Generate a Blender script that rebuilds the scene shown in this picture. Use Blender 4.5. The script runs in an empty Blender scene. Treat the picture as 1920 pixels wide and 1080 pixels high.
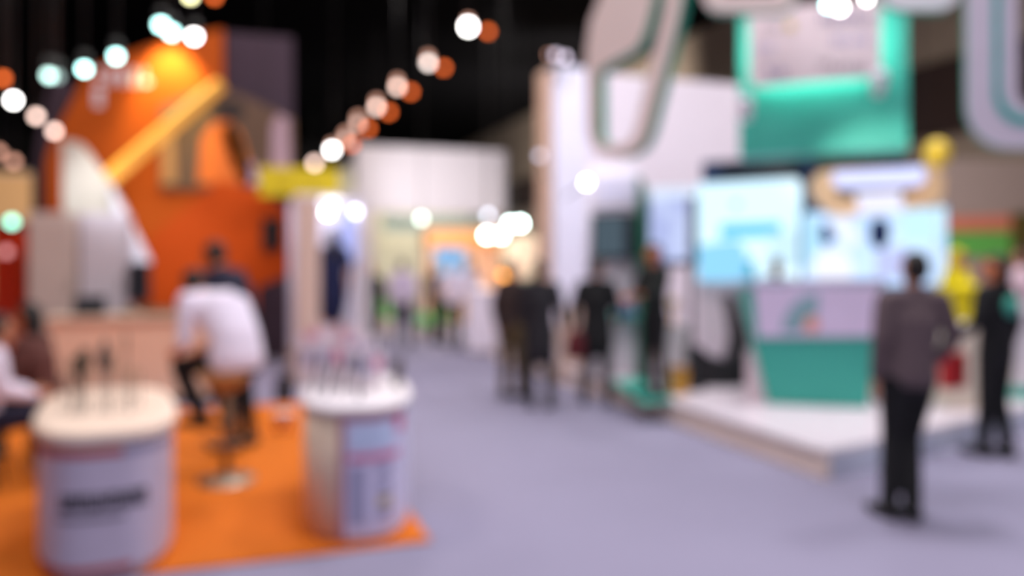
import bpy, bmesh, math, random
from mathutils import Vector, Matrix
random.seed(7)
C = bpy.context.scene.collection
SC = bpy.context.scene
PI = math.pi

# ------------------------------------------------------------------ camera, world, lights, exposure
F = 1500.0          # focal length in pixels of the 1920 wide frame
CAM_H = 1.65
HOR = 490.0         # image row of the horizon
YAW = math.radians(19.4)
sn, cs = math.sin(YAW), math.cos(YAW)
cam_d = bpy.data.cameras.new('camera')
cam = bpy.data.objects.new('camera', cam_d); C.objects.link(cam)
cam.location = (0, 0, CAM_H)
cam.rotation_euler = (PI/2, 0, -YAW)
cam_d.sensor_width = 36; cam_d.lens = 36*F/1920
cam_d.shift_y = -(540-HOR)/1920
cam_d.clip_end = 300
cam_d.dof.use_dof = True
cam_d.dof.focus_distance = 0.50
cam_d.dof.aperture_fstop = 2.05
SC.camera = cam

SC.view_settings.view_transform = 'Standard'
SC.view_settings.look = 'None'
SC.view_settings.gamma = 1
SC.view_settings.exposure = 0.12
SC.cycles.sample_clamp_indirect = 4.0
SC.cycles.max_bounces = 6

world = bpy.data.worlds.new('world'); SC.world = world
world.use_nodes = True
world.node_tree.nodes['Background'].inputs[0].default_value = (0.80, 0.74, 0.86, 1)
world.node_tree.nodes['Background'].inputs[1].default_value = 0.22

def light(kind, name, loc, energy, col=(1,1,1), size=1.0, target=None, spot=60, blend=.6):
    d = bpy.data.lights.new(name, kind); d.energy = energy; d.color = col
    if kind == 'AREA': d.shape = 'DISK'; d.size = size
    else: d.shadow_soft_size = size
    if kind == 'SPOT': d.spot_size = math.radians(spot); d.spot_blend = blend
    o = bpy.data.objects.new(name, d); C.objects.link(o); o.location = loc
    if target is not None:
        o.rotation_euler = (Vector(target)-Vector(loc)).to_track_quat('-Z', 'Y').to_euler()
    return o
# overhead area lights added as fill, above and beside the camera (outside the view)
for x, y, e, c in ((1.5, 3, 330, (1,.93,.98)), (-3.5, 6.5, 260, (1,.88,.80)), (4.5, 6, 620, (1,.95,.97)), (8.5, 5.0, 620, (1,.96,.96)), (8.5, 9.6, 380, (1,.95,.92)),
                (1.0, 11, 380, (1,.90,.90)), (-5, 11.5, 260, (1,.9,.84)), (3.0, 18, 650, (1,.92,.88)), (-2, -2, 330, (.97,.92,1)), (4, -2, 330, (.97,.92,1))):
    light('AREA', 'overhead_fill_light', (x, y, 8.6), e*.52, c, 1.6)

# ------------------------------------------------------------------ geometry of the view: a pixel and a real distance give a place
def W(px, py, D):
    lat = (px-960)/F*D
    return Vector((lat*cs + D*sn, -lat*sn + D*cs, CAM_H - (py-HOR)/F*D))
def G(px, py, z=0.0):
    return W(px, py, F*(CAM_H-z)/(py-HOR))
def at(px, D, z=0.0):
    p = W(px, HOR, D); p.z = z; return p
def hz(ang):                                   # heading in degrees clockwise from the view direction -> world direction
    a = math.radians(ang) + YAW
    return Vector((math.sin(a), math.cos(a), 0))
class Plane:
    """a vertical plane through p0, u along it (to the right in the view), n = away from the viewer"""
    def __init__(s, p0, u):
        s.p0 = Vector(p0); s.u = Vector(u).normalized(); s.n = Vector((-s.u.y, s.u.x, 0))
        if s.n.dot(Vector((sn, cs, 0))) < 0: s.n = -s.n
    def __call__(s, px, py):
        r = W(px, py, 1.0) - Vector((0, 0, CAM_H)); o = Vector((0, 0, CAM_H))
        t = (s.p0-o).dot(s.n)/r.dot(s.n)
        return o + r*t
def PY(Y): return Plane((0, Y, 0), (1, 0, 0))
def PV(px, D, ang): return Plane(at(px, D), hz(ang+180) if ang < 0 else hz(ang))

# ------------------------------------------------------------------ materials
MATS = {}
def srgb(c):
    return tuple(((v/255)/12.92 if v/255 <= .04045 else ((v/255+.055)/1.055)**2.4) for v in c)
def mat(name, rgb, rough=.6, metal=0.0, var=.06, scale=6.0, spec=.5, bump=0.0, alpha=1.0, trans=0.0):
    if name in MATS: return MATS[name]
    m = bpy.data.materials.new(name); m.use_nodes = True
    nt = m.node_tree; b = nt.nodes['Principled BSDF']
    col = srgb(rgb)
    tc = nt.nodes.new('ShaderNodeTexCoord'); nz = nt.nodes.new('ShaderNodeTexNoise')
    nz.inputs['Scale'].default_value = scale; nz.inputs['Detail'].default_value = 4
    nt.links.new(tc.outputs['Object'], nz.inputs['Vector'])
    mx = nt.nodes.new('ShaderNodeMix'); mx.data_type = 'RGBA'
    mx.inputs[6].default_value = (*[v*(1-var) for v in col], 1); mx.inputs[7].default_value = (*[min(1, v*(1+var)) for v in col], 1)
    nt.links.new(nz.outputs['Fac'], mx.inputs[0]); nt.links.new(mx.outputs[2], b.inputs['Base Color'])
    b.inputs['Roughness'].default_value = rough; b.inputs['Metallic'].default_value = metal
    b.inputs['Specular IOR Level'].default_value = spec
    b.inputs['Transmission Weight'].default_value = trans
    if bump:
        bp = nt.nodes.new('ShaderNodeBump'); bp.inputs['Strength'].default_value = bump
        n2 = nt.nodes.new('ShaderNodeTexNoise'); n2.inputs['Scale'].default_value = 180
        nt.links.new(tc.outputs['Object'], n2.inputs['Vector'])
        nt.links.new(n2.outputs['Fac'], bp.inputs['Height']); nt.links.new(bp.outputs[0], b.inputs['Normal'])
    MATS[name] = m; return m
def glow(name, rgb, strength, var=0.0, rgb2=None, scale=2.0):
    if name in MATS: return MATS[name]
    m = bpy.data.materials.new(name); m.use_nodes = True
    nt = m.node_tree; nt.nodes.clear()
    o = nt.nodes.new('ShaderNodeOutputMaterial'); e = nt.nodes.new('ShaderNodeEmission')
    e.inputs[1].default_value = strength; e.inputs[0].default_value = (*srgb(rgb), 1)
    if rgb2:
        tc = nt.nodes.new('ShaderNodeTexCoord'); nz = nt.nodes.new('ShaderNodeTexNoise'); nz.inputs['Scale'].default_value = scale
        nt.links.new(tc.outputs['Object'], nz.inputs['Vector'])
        r = nt.nodes.new('ShaderNodeValToRGB'); r.color_ramp.elements[0].position = .38; r.color_ramp.elements[1].position = .62
        r.color_ramp.elements[0].color = (*srgb(rgb), 1); r.color_ramp.elements[1].color = (*srgb(rgb2), 1)
        nt.links.new(nz.outputs['Fac'], r.inputs[0]); nt.links.new(r.outputs[0], e.inputs[0])
    nt.links.new(e.outputs[0], o.inputs[0])
    MATS[name] = m; return m

white = mat('white_laminate', (232, 226, 232), .45)
offwhite = mat('cream_laminate', (248, 224, 204), .5)
beige = mat('beige_panel', (208, 184, 168), .6)
green = mat('sea_green_laminate', (62, 176, 158), .5)
orange = mat('orange_panel', (182, 80, 10), .7, spec=.2)
mauve = mat('dark_mauve_panel', (70, 56, 68), .8, spec=.2)
black = mat('black_plastic', (18, 18, 20), .45)
dark = mat('charcoal_metal', (38, 38, 42), .4, .6)
chrome = mat('brushed_metal', (150, 140, 125), .35, .9)
blackcloth = mat('black_cloth', (16, 16, 20), .9, bump=.2)
skin = mat('skin', (190, 130, 100), .55, var=.05)
hairm = mat('black_hair', (20, 16, 15), .6, scale=40)
hairb = mat('brown_hair', (48, 30, 22), .6, scale=40)
eyem = mat('dark_eye', (15, 12, 10), .2)
lipm = mat('lip', (140, 75, 68), .5)
tan = mat('tan_leather', (176, 128, 76), .5)

# ------------------------------------------------------------------ mesh helpers
def link(name, bm, m, parent=None, smooth=False, bevel=0.0):
    me = bpy.data.meshes.new(name)
    bmesh.ops.recalc_face_normals(bm, faces=bm.faces)
    if smooth:
        for f in bm.faces: f.smooth = True
    bm.to_mesh(me); bm.free()
    o = bpy.data.objects.new(name, me); C.objects.link(o)
    for x in (m if isinstance(m, (list, tuple)) else [m]): me.materials.append(x)
    if parent is not None:
        o.parent = parent
        o.matrix_parent_inverse = Matrix.Translation(parent.location).inverted()
    if bevel:
        b = o.modifiers.new('bevel', 'BEVEL'); b.width = bevel; b.segments = 2; b.limit_method = 'ANGLE'
    return o
def thing(name, label, cat, loc=(0,0,0), group=None):
    o = bpy.data.objects.new(name, None); C.objects.link(o); o.location = loc; o.empty_display_size = .1
    o['label'] = label; o['category'] = cat; o['kind'] = 'thing'
    if group: o['group'] = group
    return o
def tag(o, label, cat, group=None, kind='thing'):
    o['label'] = label; o['category'] = cat; o['kind'] = kind
    if group: o['group'] = group
    return o
def struct(o, label=None):
    o['kind'] = 'structure'
    if label: o['label'] = label; o['category'] = o.name.split('_')[0].split('.')[0]
    return o
def prism(bm, pts, vec, holes=None):
    """closed outline pts (3-D, coplanar) extruded along vec; an optional hole makes a ring"""
    vec = Vector(vec)
    if not holes and len(pts) <= 4:
        a = [bm.verts.new(p) for p in pts]; b = [bm.verts.new(Vector(p)+vec) for p in pts]
        n = len(pts); fa = bm.faces.new(a); fb = bm.faces.new(b[::-1]); sides = []
        for i in range(n): sides.append(bm.faces.new((a[i], a[(i+1)%n], b[(i+1)%n], b[i])))
        return sides
    from mathutils.geometry import tessellate_polygon
    loops = [list(map(Vector, pts))] + [list(map(Vector, h)) for h in (holes or [])]
    flat = [p for l in loops for p in l]
    tris = tessellate_polygon(loops)
    a = [bm.verts.new(p) for p in flat]; b = [bm.verts.new(p+vec) for p in flat]
    for t in tris:
        bm.faces.new([a[i] for i in t]); bm.faces.new([b[i] for i in reversed(t)])
    k = 0; sides = []
    for l in loops:
        n = len(l)
        for i in range(n):
            sides.append(bm.faces.new((a[k+i], a[k+(i+1)%n], b[k+(i+1)%n], b[k+i])))
        k += n
    return sides
def slab(name, plane, pix, thick, m, parent=None, side=None, holes=None, off=0.0, bevel=.006, base=None):
    bm = bmesh.new()
    d = plane.n*off
    P = [plane(*q)+d for q in pix]
    if base is not None:
        lo = min(p.z for p in P)
        for p in P:
            if p.z < lo+.15: p.z = base
    H = [[plane(*q)+d for q in h] for h in holes] if holes else None
    s = prism(bm, P, plane.n*thick, H)
    ms = [m]
    if side is not None:
        ms = [m, side]
        for f in s: f.material_index = 1
    return link(name, bm, ms, parent, bevel=bevel)
def box(bm, c, size, ux=(1,0,0)):
    """box with its bottom centre at c, turned so that its x axis is ux"""
    ux = Vector(ux).normalized(); uy = Vector((-ux.y, ux.x, 0)); c = Vector(c)
    hx, hy, h = size[0]/2, size[1]/2, size[2]
    pts = [c+ux*a*hx+uy*b*hy for a, b in ((-1,-1),(1,-1),(1,1),(-1,1))]
    prism(bm, pts, (0,0,h))
def boxo(name, c, size, m, parent=None, ux=(1,0,0), bevel=.006):
    bm = bmesh.new(); box(bm, c, size, ux); return link(name, bm, m, parent, bevel=bevel)
def rings(bm, R, cap=True):
    V = [[bm.verts.new(p) for p in r] for r in R]; n = len(V[0])
    for i in range(len(V)-1):
        for j in range(n):
            bm.faces.new((V[i][j], V[i][(j+1)%n], V[i+1][(j+1)%n], V[i+1][j]))
    if cap:
        bm.faces.new(V[0][::-1]); bm.faces.new(V[-1])
def frame(d, side=None):
    d = Vector(d).normalized()
    s = Vector(side) if side is not None else (Vector((1,0,0)) if abs(d.x) < .8 else Vector((0,1,0)))
    s = (s - d*s.dot(d))
    if s.length < 1e-4: s = d.orthogonal()
    s.normalize(); return s, d.cross(s)
def loft(bm, path, rad, side=None, n=14):
    """a rounded tube through path; rad is r or (a, b) per point, a along side; rounded ends"""
    path = [Vector(p) for p in path]; rad = [(r, r) if not isinstance(r, tuple) else r for r in rad]
    R = []
    def ring(c, d, a, b):
        s, t = frame(d, side)
        return [c + s*math.cos(k*2*PI/n)*a + t*math.sin(k*2*PI/n)*b for k in range(n)]
    d0 = (path[1]-path[0]).normalized(); d1 = (path[-1]-path[-2]).normalized()
    for t in (80, 55, 28):
        a, b = rad[0]; q = math.radians(t); R.append(ring(path[0]-d0*math.sin(q)*min(a, b), d0, a*math.cos(q), b*math.cos(q)))
    for i, p in enumerate(path):
        d = path[min(i+1, len(path)-1)]-path[max(i-1, 0)]
        R.append(ring(p, d, *rad[i]))
    for t in (28, 55, 80):
        a, b = rad[-1]; q = math.radians(t); R.append(ring(path[-1]+d1*math.sin(q)*min(a, b), d1, a*math.cos(q), b*math.cos(q)))
    rings(bm, R)
def tube(name, path, r, m, parent=None, n=12):
    bm = bmesh.new(); path = [Vector(p) for p in path]; R = []
    rr = r if isinstance(r, (list, tuple)) else [r]*len(path)
    for i, p in enumerate(path):
        d = path[min(i+1, len(path)-1)]-path[max(i-1, 0)]; s, t = frame(d)
        R.append([p + (s*math.cos(k*2*PI/n)+t*math.sin(k*2*PI/n))*rr[i] for k in range(n)])
    rings(bm, R); return link(name, bm, m, parent, True)
def lathe(name, c, prof, m, parent=None, n=28, a=1.0, b=1.0, ux=(1,0,0), e=2.0, smooth=True):
    """profile of (radius, z) turned about the vertical through c; a, b scale it, e = superellipse exponent"""
    ux = Vector(ux).normalized(); uy = Vector((-ux.y, ux.x, 0)); c = Vector(c); R = []
    for r, z in prof:
        q = []
        for k in range(n):
            t = 2*PI*k/n; x = math.copysign(abs(math.cos(t))**(2/e), math.cos(t)); y = math.copysign(abs(math.sin(t))**(2/e), math.sin(t))
            q.append(c + ux*x*r*a + uy*y*r*b + Vector((0,0,z)))
        R.append(q)
    bm = bmesh.new(); rings(bm, R); return link(name, bm, m, parent, smooth)
def ball(name, c, r, m, parent=None, s=(1,1,1)):
    bm = bmesh.new(); bmesh.ops.create_uvsphere(bm, u_segments=16, v_segments=10, radius=r)
    for v in bm.verts: v.co = Vector((v.co.x*s[0], v.co.y*s[1], v.co.z*s[2])) + Vector(c)
    return link(name, bm, m, parent, True)
def marks(name, plane, x0, y0, x1, y1, n, m, parent, off=-.012, seed=1):
    """one line of small printed marks between two pixels rows of a plane"""
    rd = random.Random(seed); bm = bmesh.new(); w = (x1-x0)/n
    for i in range(n):
        a = x0+i*w
        for k in range(rd.choice((2, 3))):
            if rd.random() < .5: q = (a+w*.12+rd.random()*w*.4, y0, .22*w, y1-y0)
            else: q = (a+w*.1, y0+rd.random()*(y1-y0)*.8, .72*w, (y1-y0)*.24)
            P = [plane(q[0], q[1]), plane(q[0]+q[2], q[1]), plane(q[0]+q[2], q[1]+q[3]), plane(q[0], q[1]+q[3])]
            prism(bm, [p+plane.n*(off-.0006*k) for p in P], plane.n*.006)
    return link(name, bm, m, parent)

# ------------------------------------------------------------------ the hall
fl = mat('grey_lavender_carpet', (146, 142, 166), .95, var=.06, scale=1.2, bump=.15, spec=.1)
bm = bmesh.new(); box(bm, (1, 26, -.1), (30, 64, .1)); o = link('floor', bm, fl); struct(o)
ceil = mat('black_ceiling', (5, 5, 7), .95, spec=.05)
bm = bmesh.new(); box(bm, (1, 30, 10.0), (30, 56, .15)); struct(link('ceiling', bm, ceil))
hallwall = mat('taupe_hall_wall', (150, 134, 118), .9)
bm = bmesh.new(); box(bm, (16.15, 26, 0), (.3, 64, 10.0)); struct(link('wall_right', bm, hallwall))
bm = bmesh.new(); box(bm, (15.9, 26, 4.65), (.2, 64, 1.75)); struct(link('trim_1', bm, mat('dark_brown_band', (46, 26, 20), .8)))
bm = bmesh.new(); box(bm, (-14.15, 26, 0), (.3, 64, 10.0)); struct(link('wall_left', bm, mat('black_drape', (14, 13, 16), .95)))
bm = bmesh.new(); box(bm, (1, 58.15, 0), (30, .3, 10.0)); struct(link('wall_back', bm, MATS['black_drape']))

# orange booth carpet
mt = mat('orange_carpet', (222, 118, 34), .9, var=.12, scale=2.5, bump=.15, spec=.2)
bm = bmesh.new(); prism(bm, [(-7, 4.6, 0), (1.11, 4.6, 0), (1.11, 9.55, 0), (-7, 9.55, 0)], (0, 0, .015))
tag(link('carpet', bm, mt), 'bright orange carpet under the two white display counters', 'carpet')

# white platform of the green booth
pu = Vector((math.sin(math.radians(75)), math.cos(math.radians(75)), 0))
A0 = Vector((4.245, 4.91, 0)); PLZ = .22
t = thing('platform', 'low white exhibition platform with a beige edge carrying the green booth', 'platform', A0)
P = [A0, A0+pu*11.6, Vector((15.7, 13, 0)), Vector((4.245, 13, 0))]
bm = bmesh.new(); prism(bm, P, (0, 0, PLZ-.03)); link('edge', bm, mat('pale_rose_edge', (250, 230, 216), .6), t)
pn_ = Vector((pu.y, -pu.x, 0))
bm = bmesh.new(); prism(bm, [A0+pu*.05+pn_*.012, A0+pu*11.5+pn_*.012, A0+pu*11.5, A0+pu*.05], (0, 0, PLZ-.035)); link('side_panel', bm, mat('pale_blue_fascia', (214, 222, 236), .3), t)
bm = bmesh.new(); box(bm, (4.245, 8.9, PLZ-.06), (.03, 7.9, .025)); link('painted_shade_strip', bm, mat('grey_strip', (150, 140, 140), .6), t)  # grey strip paints in the shade line below the deck
bm = bmesh.new(); prism(bm, [p+Vector((0, 0, PLZ-.03)) for p in P], (0, 0, .03)); link('deck', bm, mat('white_gloss_deck', (228, 216, 226), .35), t, bevel=.004)

# ------------------------------------------------------------------ people
def remesh(bm, name, m, vox, parent, smooth=3):
    me = bpy.data.meshes.new('tmp'); bmesh.ops.recalc_face_normals(bm, faces=bm.faces); bm.to_mesh(me); bm.free()
    o = bpy.data.objects.new('tmp', me); C.objects.link(o)
    r = o.modifiers.new('r', 'REMESH'); r.mode = 'VOXEL'; r.voxel_size = vox; r.use_smooth_shade = True
    s = o.modifiers.new('s', 'SMOOTH'); s.factor = .5; s.iterations = smooth
    dg = bpy.context.evaluated_depsgraph_get()
    res = bpy.data.meshes.new_from_object(o.evaluated_get(dg)); res.name = name
    bpy.data.objects.remove(o); bpy.data.meshes.remove(me)
    o = bpy.data.objects.new(name, res); C.objects.link(o); res.materials.clear(); res.materials.append(m); o.parent = parent
    return o
def V(*a): return Vector(a)
STAND = dict(pelvis=(0,0,.93), waist=(0,0,1.08), chest=(0,.01,1.28), neck=(0,.0,1.46), head=(0,.02,1.60),
             sh=.185, hip=.095, elL=(-.245,-.02,1.14), wrL=(-.25,.04,.90), elR=(.245,-.02,1.14), wrR=(.25,.04,.90),
             knL=(-.11,.02,.50), anL=(-.12,-.02,.09), knR=(.11,.02,.50), anR=(.12,-.02,.09), look=(0,1,0))
def person(label, loc, yaw, H=1.70, pose={}, top=blackcloth, legs=blackcloth, hair='short', hairmat=None, sleeves='long', lower='trousers',
           vox=.011, skinm=None, shoes=black, group=None, coat=0.0, bulk=1.0, name='person'):
    """local frame: x right of the figure, y where it faces, z up"""
    J = dict(STAND); J.update(pose); hairmat = hairmat or hairm; skinm = skinm or skin
    root = thing(name, label, 'person', loc, group)
    root.rotation_euler = (0, 0, yaw); k = H/1.72; root.scale = (k, k, k)
    g = {q: (V(*v) if isinstance(v, tuple) else v) for q, v in J.items()}
    look = g['look'].normalized()
    side = V(1,0,0) if 'side' not in g else g['side'].normalized()
    sh = J['sh']; nk = g['neck']; ch = g['chest']; up = (nk-ch).normalized()
    shc = nk - up*.055
    S = {-1: shc-side*sh, 1: shc+side*sh}
    pel = g['pelvis']; Hp = {-1: pel-side*J['hip']-V(0,0,.03), 1: pel+side*J['hip']-V(0,0,.03)}
    E = {-1: g['elL'], 1: g['elR']}; Wr = {-1: g['wrL'], 1: g['wrR']}; Kn = {-1: g['knL'], 1: g['knR']}; An = {-1: g['anL'], 1: g['anR']}
    hd = g['head']; hs = look.cross(V(0,0,1)).normalized()
    bt = bulk
    def torso(bm, e, low=True):
        loft(bm, [pel-V(0,0,.02), g['waist'], ch, shc-up*.02], [((.155+e)*bt, (.105+e)*bt), ((.138+e)*bt, (.095+e)*bt), ((.165+e)*bt, (.11+e)*bt), (.12+e, .07+e)], side, 18)
        loft(bm, [S[-1]+side*.03, shc, S[1]-side*.03], [.055+e, .06+e, .055+e], None)
        loft(bm, [shc+side*0, nk+up*.0], [(.09+e*.6, .06+e*.5), (.058+e*.4, .055+e*.4)], side)
    # body: one continuous surface with head, hands and feet
    b = bmesh.new(); torso(b, 0)
    loft(b, [nk-up*.04, nk+(hd-nk)*.5], [.054, .052])
    hb = hd-look*.012
    loft(b, [hb-V(0,0,.05)+look*.02, hb+V(0,0,.01)+look*.005, hb+V(0,0,.045)], [(.050, .062), (.071, .088), (.068, .086)], hs)
    loft(b, [hd+look*.085+V(0,0,.018), hd+look*.103-V(0,0,.018)], [.008, .013], hs)                # nose
    loft(b, [hd+look*.055-V(0,0,.082), hd+look*.062-V(0,0,.07)], [.022, .024])                      # chin
    for s in (-1, 1):
        loft(b, [hd+hs*s*.076-V(0,0,.022), hd+hs*s*.080+V(0,0,.022)], [(.008, .013), (.010, .018)], hs)   # ear
        loft(b, [hd+look*.072+hs*s*.03+V(0,0,.035), hd+look*.078+hs*s*.012+V(0,0,.03)], [.012, .011])     # brow
        loft(b, [S[s]-side*s*.01, S[s]*.5+E[s]*.5, E[s]], [.055, .047, .039])
        loft(b, [E[s], E[s]*.6+Wr[s]*.4, Wr[s]], [.040, .038, .025])
        # hand: palm, four bent fingers and a thumb
        hv = g.get('haL' if s < 0 else 'haR', (Wr[s]-E[s]).normalized()); hv = V(*hv).normalized() if isinstance(hv, tuple) else hv
        ps = (V(0,1,0)-hv*hv.y)
        if ps.length < .2: ps = V(1,0,0)-hv*hv.x
        ps.normalize(); pn = hv.cross(ps)*(-s)                      # thumb side, palm normal (towards the body)
        pc = Wr[s]+hv*.09
        loft(b, [Wr[s], Wr[s]+hv*.035, pc], [(.026, .019), (.036, .016), (.040, .014)], ps)
        for f, (ln, o) in enumerate(((.072, .030), (.080, .011), (.074, -.009), (.058, -.028))):
            q0 = pc+ps*o; q1 = q0+hv*ln*.5+pn*.008; q2 = q1+hv*ln*.42+pn*.022
            loft(b, [q0-hv*.01, q1, q2], [.0098, .0092, .0080], None, 8)
        loft(b, [Wr[s]+hv*.035+ps*.028, Wr[s]+hv*.065+ps*.052+pn*.012, Wr[s]+hv*.095+ps*.058+pn*.02], [.013, .0115, .0095], None, 8)
        loft(b, [Hp[s], Hp[s]*.5+Kn[s]*.5, Kn[s]], [.082, .068, .052])
        cf = Kn[s]*.62+An[s]*.38
        loft(b, [Kn[s], cf+V(0,-.012,0), An[s]], [.052, .050, .034])
        fd = g.get('ftL' if s < 0 else 'ftR', V(s*.12, 1, 0)).normalized()
        fs = fd.cross(V(0,0,1))
        loft(b, [An[s]-V(0,0,.03)-fd*.03, An[s]-V(0,0,.045)+fd*.09, An[s]-V(0,0,.055)+fd*.165], [(.034, .038), (.040, .030), (.036, .022)], fs)
    remesh(b, 'body', skinm, vox*.75, root, 2)
    for s in (-1, 1):
        e = ball('eye', hd+look*.0735+hs*s*.031+V(0,0,.014), .010, eyem); e.parent = root
    e = ball('mouth', hd+look*.083-V(0,0,.045), .012, lipm, s=(1.5, .6, .45)); e.parent = root
    e.matrix_local = Matrix.Identity(4)
    # top
    b = bmesh.new(); torso(b, .018)
    for s in (-1, 1):
        loft(b, [S[s]-side*s*.01, S[s]*.5+E[s]*.5, E[s] if sleeves != 'short' else S[s]*.25+E[s]*.75], [.068*bt**.5, .062, .056])
        if sleeves == 'long': loft(b, [E[s], Wr[s]*.93+E[s]*.07], [.056, .040])
        elif sleeves == 'rolled': loft(b, [E[s], Wr[s]*.35+E[s]*.65], [.056, .050])
    if coat: loft(b, [pel, pel-V(0,0,coat*.5), pel-V(0,0,coat)], [(.17*bt, .125*bt), (.178*bt, .135*bt), (.185*bt, .14*bt)], side, 18)
    remesh(b, 'shirt' if not coat else 'coat', top, vox, root, 4)
    # lower garment
    b = bmesh.new()
    loft(b, [pel-V(0,0,.05), pel+V(0,0,.04)], [(.158*bt, .115*bt), (.150*bt, .108*bt)], side, 18)
    if lower == 'trousers':
        for s in (-1, 1):
            loft(b, [Hp[s], Hp[s]*.5+Kn[s]*.5, Kn[s]], [.098, .084, .068])
            loft(b, [Kn[s], Kn[s]*.55+An[s]*.45, An[s]+V(0,0,.02)], [.068, .066, .056])
    else:
        kc = (Kn[-1]+Kn[1])/2
        loft(b, [pel, pel*.5+kc*.5, kc+V(0,0,.03)], [(.165, .12), (.175, .13), (.18, .13)], side, 18)
    remesh(b, lower, legs, vox, root, 4)
    for s in (-1, 1):
        fd = g.get('ftL' if s < 0 else 'ftR', V(s*.12, 1, 0)).normalized(); fs = fd.cross(V(0,0,1))
        b = bmesh.new()
        loft(b, [An[s]-V(0,0,.035)-fd*.045, An[s]-V(0,0,.045)+fd*.08, An[s]-V(0,0,.052)+fd*.18], [(.042, .050), (.048, .040), (.042, .028)], fs)
        z0 = An[s].z-.09
        for v in b.verts: v.co.z = max(v.co.z, z0)
        o = link('shoe', b, shoes, None, True); o.parent = root
    # hair
    if hair:
        b = bmesh.new()
        loft(b, [hb-V(0,0,.0)-look*.012, hb+V(0,0,.055)-look*.004], [(.083, .092), (.077, .094)], hs)
        if hair == 'long':
            loft(b, [hb+V(0,0,.02)-look*.03, hb-V(0,0,.12)-look*.055, hb-V(0,0,.33)-look*.10], [(.085, .075), (.095, .06), (.085, .035)], hs)
        if hair == 'bob':
            loft(b, [hb+V(0,0,.02)-look*.03, hb-V(0,0,.10)-look*.04], [(.092, .085), (.10, .07)], hs)
        if hair == 'bun': loft(b, [hb+V(0,0,.04)-look*.10, hb+V(0,0,.05)-look*.12], [.04, .04])
        # keep the face free
        for v in b.verts:
            d = v.co-hd; f = d.dot(look)
            lim = .03 if d.z > .05 else -.005
            if d.z > .07: lim = .085
            if f > lim: v.co -= look*(f-lim)
        remesh(b, 'hair', hairmat, .009, root, 2)
    return root
def yawv(ang):                     # rotation that makes a figure face the view heading ang
    d = hz(ang); return math.atan2(-d.x, d.y)

# ------------------------------------------------------------------ big furniture: display counters at the front left
def supel(t, a, b, e):
    return (math.copysign(abs(math.cos(t))**(2/e), math.cos(t))*a, math.copysign(abs(math.sin(t))**(2/e), math.sin(t))*b)
class Oval:
    def __init__(s, c, ux, a, b, e):
        s.c, s.ux = Vector(c), Vector(ux).normalized(); s.uy = Vector((-s.ux.y, s.ux.x, 0)); s.a, s.b, s.e = a, b, e
    def p(s, t, z, off=0.0):       # t in degrees, 270 = nearest to the viewer
        x, y = supel(math.radians(t), s.a+off, s.b+off, s.e)
        return s.c + s.ux*x + s.uy*y + Vector((0, 0, z))
    def patch(s, name, t0, t1, z0, z1, m, parent, off=.004, n=20, th=.003):
        bm = bmesh.new(); R = []
        for i in range(n+1):
            t = t0+(t1-t0)*i/n
            R.append([s.p(t, z0, off), s.p(t, z1, off), s.p(t, z1, off-th), s.p(t, z0, off-th)])
        rings(bm, R); return link(name, bm, m, parent)
    def body(s, name, prof, m, parent, n=64):
        bm = bmesh.new(); R = [[s.p(360*k/n, z, off) for k in range(n)] for off, z in prof]
        rings(bm, R); return link(name, bm, m, parent, True)

redband = mat('dull_red_band', (176, 70, 66), .6)
lav = mat('pale_lavender_wrap', (196, 186, 208), .55)
ink = mat('black_print', (30, 28, 36), .6)
pale_blue = mat('pale_blue_print', (200, 216, 248), .6)
pinkp = mat('pink_print', (214, 120, 160), .6)
rose = mat('dusty_rose_border', (176, 120, 138), .6)
grey_print = mat('grey_print', (158, 158, 192), .6)

c1 = at(202, 4.78)
ov = Oval(c1, hz(90-26.5), .345, .78, 2.9)
t = thing('display_counter', 'oval white display counter with cream top, lavender wrap and dark lettering, nearest at left', 'counter', c1+V(0,0,.015))
z0 = .015
ov.body('base', [(-.02, z0), (-.02, .06), (0, .06), (0, .73)], white, t)
ov.body('top', [(-.01, .73), (.02, .735), (.025, .745), (.025, .775), (.02, .785), (-.05, .787)], offwhite, t)
wr = ov.patch('printed_wrap', 182, 358, .08, .70, lav, t, .004, 60)
ov.patch('red_band', 190, 276, .655, .70, redband, t, .008, 30)
ov.patch('red_band', 190, 282, .065, .10, redband, t, .008, 30)
ov.patch('grey_band', 276, 352, .655, .70, mat('grey_lilac_band', (150, 146, 176), .6), t, .008, 30)
def tx(x):                     # angle on the oval whose point lies x half-widths right of the middle
    return 270 + math.copysign(math.degrees(math.asin(min(1, abs(x)**(2.9/2)))), x)
rd = random.Random(3)
bm = bmesh.new()
for i in range(9):
    xa0 = -.60+i*.128
    for k in range(3):
        if k < 2: xx, zz, dx, dz = xa0+k*.070, .385, .035, .085
        else: xx, zz, dx, dz = xa0, .385+rd.choice((0, .035, .065)), .105, .02
        R = [[ov.p(tx(xx+dx*j/3), zz, .010), ov.p(tx(xx+dx*j/3), zz+dz, .010), ov.p(tx(xx+dx*j/3), zz+dz, .004), ov.p(tx(xx+dx*j/3), zz, .004)] for j in range(4)]
        rings(bm, R)
for i in range(12):
    xx = -.64+i*.075
    R = [[ov.p(tx(xx+.05*j/3), .335, .010), ov.p(tx(xx+.05*j/3), .352, .010), ov.p(tx(xx+.05*j/3), .352, .004), ov.p(tx(xx+.05*j/3), .335, .004)] for j in range(4)]
    rings(bm, R)
link('lettering', bm, ink, t)

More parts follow.
